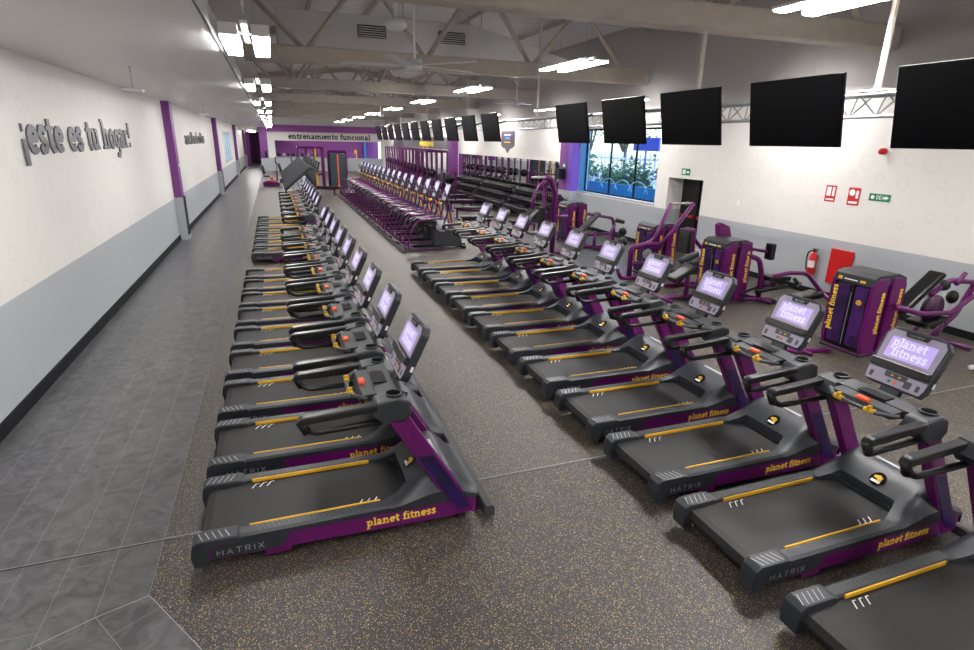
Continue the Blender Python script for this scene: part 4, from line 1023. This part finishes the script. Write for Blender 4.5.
# recumbent steppers at the left, before the half wall
for k, (x, y) in enumerate(((-.75, 38.3), (.25, 41.0))):
    t = thing('recumbent_stepper', ['purple recumbent stepper with blue seat at the edge of the walkway', 'second recumbent stepper half hidden behind the first'][k], 'exercise machine', (x, y, 0))
    MB().prism([(0, .03), (0, .3), (.3, .35), (.95, .25), (.95, .03)], -.3, .3, bevel=.02).build('base', 'purple_paint', t)
    pad(t, 'seat', (.05, 0, .62), (.40, 0, .60), .42, .1, 'teal')
    MB().tube([(.12, -.2, .75), (.0, 0, 1.3), (.12, .2, .75)], .09, 8, fillet=.2).build('backrest', 'teal', t)
    MB().box(.15, .3, -.06, .06, .3, .6).build('seat_post', 'silver_paint', t)
    MB().prism([(.78, .3), (.86, .3), (.92, 1.45), (.88, 1.45)], -.05, .05, bevel=.01).build('mast', 'charcoal', t)
    MB().box(.3, .75, -.28, .28, .36, .44, bevel=.02).build('shroud', 'orange', t)
    MB().box(.80, .86, -.2, .2, 1.35, 1.75, bevel=.02).build('console', 'charcoal', t)
    for s_ in (-1, 1):
        MB().tube([(.75, s_*.18, .4), (.5, s_*.25, .95), (.42, s_*.25, 1.1)], .025, 6).build('arm', 'silver_paint', t)
        MB().box(.45, .6, s_*.18-.06, s_*.18+.06, .38, .5, bevel=.01).build('pedal', 'black_plastic', t)
# speaker-like box on the far pillar
tag(MB().box(-.68, -.5, 56.2, 56.5, 1.22, 1.75, bevel=.02).build('wall_speaker', 'black_plastic'), 'black box hanging on the far purple pillar', 'speaker')
tag(MB().box(XR-.55, XR-.31, 18.9, 19.2, 1.62, 2.0, bevel=.02).build('wall_speaker', 'black_plastic'), 'black speaker on the pillar left of the big window', 'speaker')
# things on the ledge and inside of the far functional room
for k in range(9):
    x = .5+k*.42; m_ = ['black_plastic', 'silver_paint', 'charcoal', 'black_pad', 'blue_banner'][k % 5]
    o = MB().ball((0, 0, .0), .16, 10).build('medicine_ball', m_); o.location = (x, 58.6, 1.37)
    tag(o, 'exercise ball on the shelf seen over the far half wall', 'ball', 'balls on the far shelf')
tag(MB().box(.2, 4.4, 58.3, 58.9, 1.16, 1.21).box(.25, .35, 58.4, 58.8, 0, 1.16).box(4.2, 4.3, 58.4, 58.8, 0, 1.16).build('storage_shelf', 'silver_paint'), 'pale shelf of balls behind the far half wall', 'shelf')
tag(MB().box(.0, .9, 0, .3, 0, .7, bevel=.03).build('storage_box', 'far_purple'), 'purple box standing behind the far half wall', 'box').location = (6.7, 58.7, .9)
tag(MB().box(-.2, 1.4, -.1, .5, 0, .9).build('storage_plinth', 'grey_paint'), 'grey plinth under the purple box in the far room', 'plinth').location = (6.5, 58.65, 0)
tag(MB().cyl((0, 0, 0), (0, 0, 1.9), .14, 10).build('punching_bag', 'yellow'), 'yellow standing bag in the far functional room', 'bag').location = (7.7, 59.6, 0)

# ================================================================== WALL LETTERING, SIGNS
def wallsign(name, lab, words, x, y0, z, size, cond, depth, m, ax='y', gap=.55, wd=.3):
    t = thing(name, lab, 'sign', (0, 0, 0)); p = 0
    for wds in words:
        b = MB()
        if ax == 'y': M = frame((x, y0+p, z), (0, 1, 0), (0, 0, 1))       # faces +x
        elif ax == '-y': M = frame((x, y0-p, z), (0, -1, 0), (0, 0, 1))   # faces -x
        else: M = frame((y0+p, x, z), (1, 0, 0), (0, 0, 1))               # faces -y
        letters(b, wds, size, depth, M, wd=wd, cond=cond, m=m); b.build('word', None, t)
        p += (twidth(wds)+gap)*size*cond
    return p
wallsign('wall_lettering', 'large grey lettering on the left wall nearest the camera', ['\u00a1este', 'es', 'tu', 'hogar!'], XL+.004, 8.28, 2.62, .33, 1.21, .02, 'wall_letter', wd=.27)
wallsign('wall_lettering', 'smaller grey lettering on the left wall past the first pillar', ['zona', 'libre', 'de', 'cr\u00edticas'], XL+.004, 22.0, 2.60, .27, 1.30, .02, 'wall_letter_black')
wallsign('wall_lettering', 'black lettering along the white band of the far wall', ['entrenamiento', 'funcional'], YE-.005, 1.4, 2.82, .33, 1.10, .03, 'wall_letter_black', 'x')
wallsign('wall_lettering', 'yellow lettering on the dark band above the racks', ['equipos'], XR-.03, 42.5, 2.52, .30, 2.1, .02, 'lettering_yellow', '-y')
# hanging pennant
t = thing('wall_banner', 'dark purple shield-shaped pennant high on the wall above the mirrors', 'banner', (XR-.03, 0, 0))
MB().prism([(24.5, 3.36), (24.5, 2.72), (24.75, 2.62), (25.0, 2.60), (25.3, 2.40), (25.6, 2.60), (25.85, 2.62), (26.1, 2.72), (26.1, 3.36)], 0, .025, 'x', m='grey_sign').build('board', None, t)
MB().prism([(24.6, 3.28), (24.6, 2.78), (26.0, 2.78), (26.0, 3.28)], -.004, -.001, 'x', m='purple_dark').build('face', None, t)
MB().box(-.006, -.004, 25.0, 25.6, 2.98, 3.1, m='blue_banner').box(-.006, -.004, 24.9, 25.7, 2.84, 2.90, m='gold').box(-.006, -.004, 24.9, 25.7, 3.17, 3.22, m='white_print').build('emblem', None, t)
def plate(name, lab, y0, y1, z0, z1, m): 
    return tag(MB().box(XR-.008, XR-.001, y0, y1, z0, z1, bevel=.002, m=m).build(name), lab, 'sign')
o = plate('wall_sign', 'left red fire sign above the extinguisher', 8.20, 8.43, 1.87, 2.18, 'red_paint')
MB().box(XR-.0095, XR-.008, 8.31, 8.40, 1.98, 2.15, m='white_print').box(XR-.0095, XR-.008, 8.23, 8.40, 1.90, 1.93, m='white_print').box(XR-.0095, XR-.008, 8.23, 8.28, 1.98, 2.15, m='white_print').build('pictogram', None, o)
o = plate('wall_sign', 'right red fire sign above the red panel', 7.70, 7.94, 1.85, 2.17, 'red_paint')
MB().prism(E(7.86, 2.08, .06, .06, 0, 330, 11), XR-.0095, XR-.008, 'x', m='white_print').box(XR-.0095, XR-.008, 7.73, 7.91, 1.88, 1.92, m='white_print').box(XR-.0095, XR-.008, 7.73, 7.78, 1.98, 2.12, m='white_print').build('pictogram', None, o)
o = plate('wall_sign', 'green defibrillator arrow sign right of the red signs', 7.12, 7.52, 1.97, 2.10, 'green_sign')
b = MB(); letters(b, 'DEA', .052, .001, frame((XR-.009, 7.38, 2.003), (0, -1, 0), (0, 0, 1)), wd=.2, cond=.85, m='white_print')
b.prism(E(7.45, 2.035, .035, .035, 0, 330, 11), XR-.0095, XR-.008, 'x', m='white_print')
b.prism([(7.21, 2.05), (7.21, 2.075), (7.15, 2.036), (7.21, 2.0), (7.21, 2.022), (7.235, 2.022), (7.235, 2.05)], XR-.0095, XR-.008, 'x', m='white_print'); b.build('lettering', None, o)
o = plate('exit_sign', 'small green exit sign over the double door', 12.50, 12.84, 2.12, 2.29, 'green_sign')
MB().box(XR-.0095, XR-.008, 12.68, 12.80, 2.15, 2.26, m='white_print').box(XR-.0095, XR-.008, 12.54, 12.64, 2.18, 2.23, m='white_print').build('pictogram', None, o)
tag(MB().box(XR-.03, XR-.001, 10.60, 10.72, 1.56, 1.68, bevel=.006, m='white_print').box(XR-.032, XR-.03, 10.62, 10.70, 1.62, 1.66, m='charcoal').build('thermostat'), 'small white thermostat on the right wall', 'thermostat')
tag(MB().cyl((XR-.001, 7.42, 2.83), (XR-.09, 7.42, 2.83), .055, 12).ball((XR-.09, 7.42, 2.83), .05, 10).build('fire_alarm', 'red_paint'), 'round red fire alarm sounder on the right wall below the televisions', 'alarm')
tag(MB().box(XR-.05, XR-.001, 7.55, 8.02, .32, 1.0, bevel=.006).build('fire_hose_cabinet', 'red_paint'), 'flat red hose cabinet panel on the right wall', 'cabinet')
t = thing('fire_extinguisher', 'red fire extinguisher mounted on the right wall beside the red panel', 'fire extinguisher', (XR-.10, 8.34, .40))
MB().tube([(0, 0, 0), (0, 0, .02), (0, 0, .38), (0, 0, .44), (0, 0, .47)], [.065, .075, .075, .045, .02], 14).build('cylinder', 'red_paint', t)
MB().box(-.02, .02, -.06, .05, .48, .50).box(-.02, .02, -.08, .03, .52, .535).cyl((0, 0, .46), (0, 0, .53), .018, 8).build('valve', 'black_plastic', t)
MB().tube([(0, .03, .49), (-.02, .12, .46), (-.02, .13, .25), (-.02, .09, .08)], .012, 6, fillet=.06).build('hose', 'black_plastic', t)
MB().prism(E(0, 0, .077, .077, 150, 260, 8)+E(0, 0, .0755, .0755, 260, 150, 8), .16, .30, 'z', m='white_print').build('paper_label', None, t)
MB().box(.075, .098, -.03, .03, .3, .4).build('bracket', 'black_plastic', t)
t = thing('fire_extinguisher', 'red fire extinguisher on the left wall past the second pillar', 'fire extinguisher', (XL+.11, 33.5, .5))
MB().tube([(0, 0, 0), (0, 0, .02), (0, 0, .38), (0, 0, .44), (0, 0, .47)], [.065, .075, .075, .045, .02], 12).build('cylinder', 'red_paint', t)
MB().cyl((0, 0, .46), (0, 0, .53), .03, 8).box(-.11, -.075, -.03, .03, .3, .4).build('valve', 'black_plastic', t)
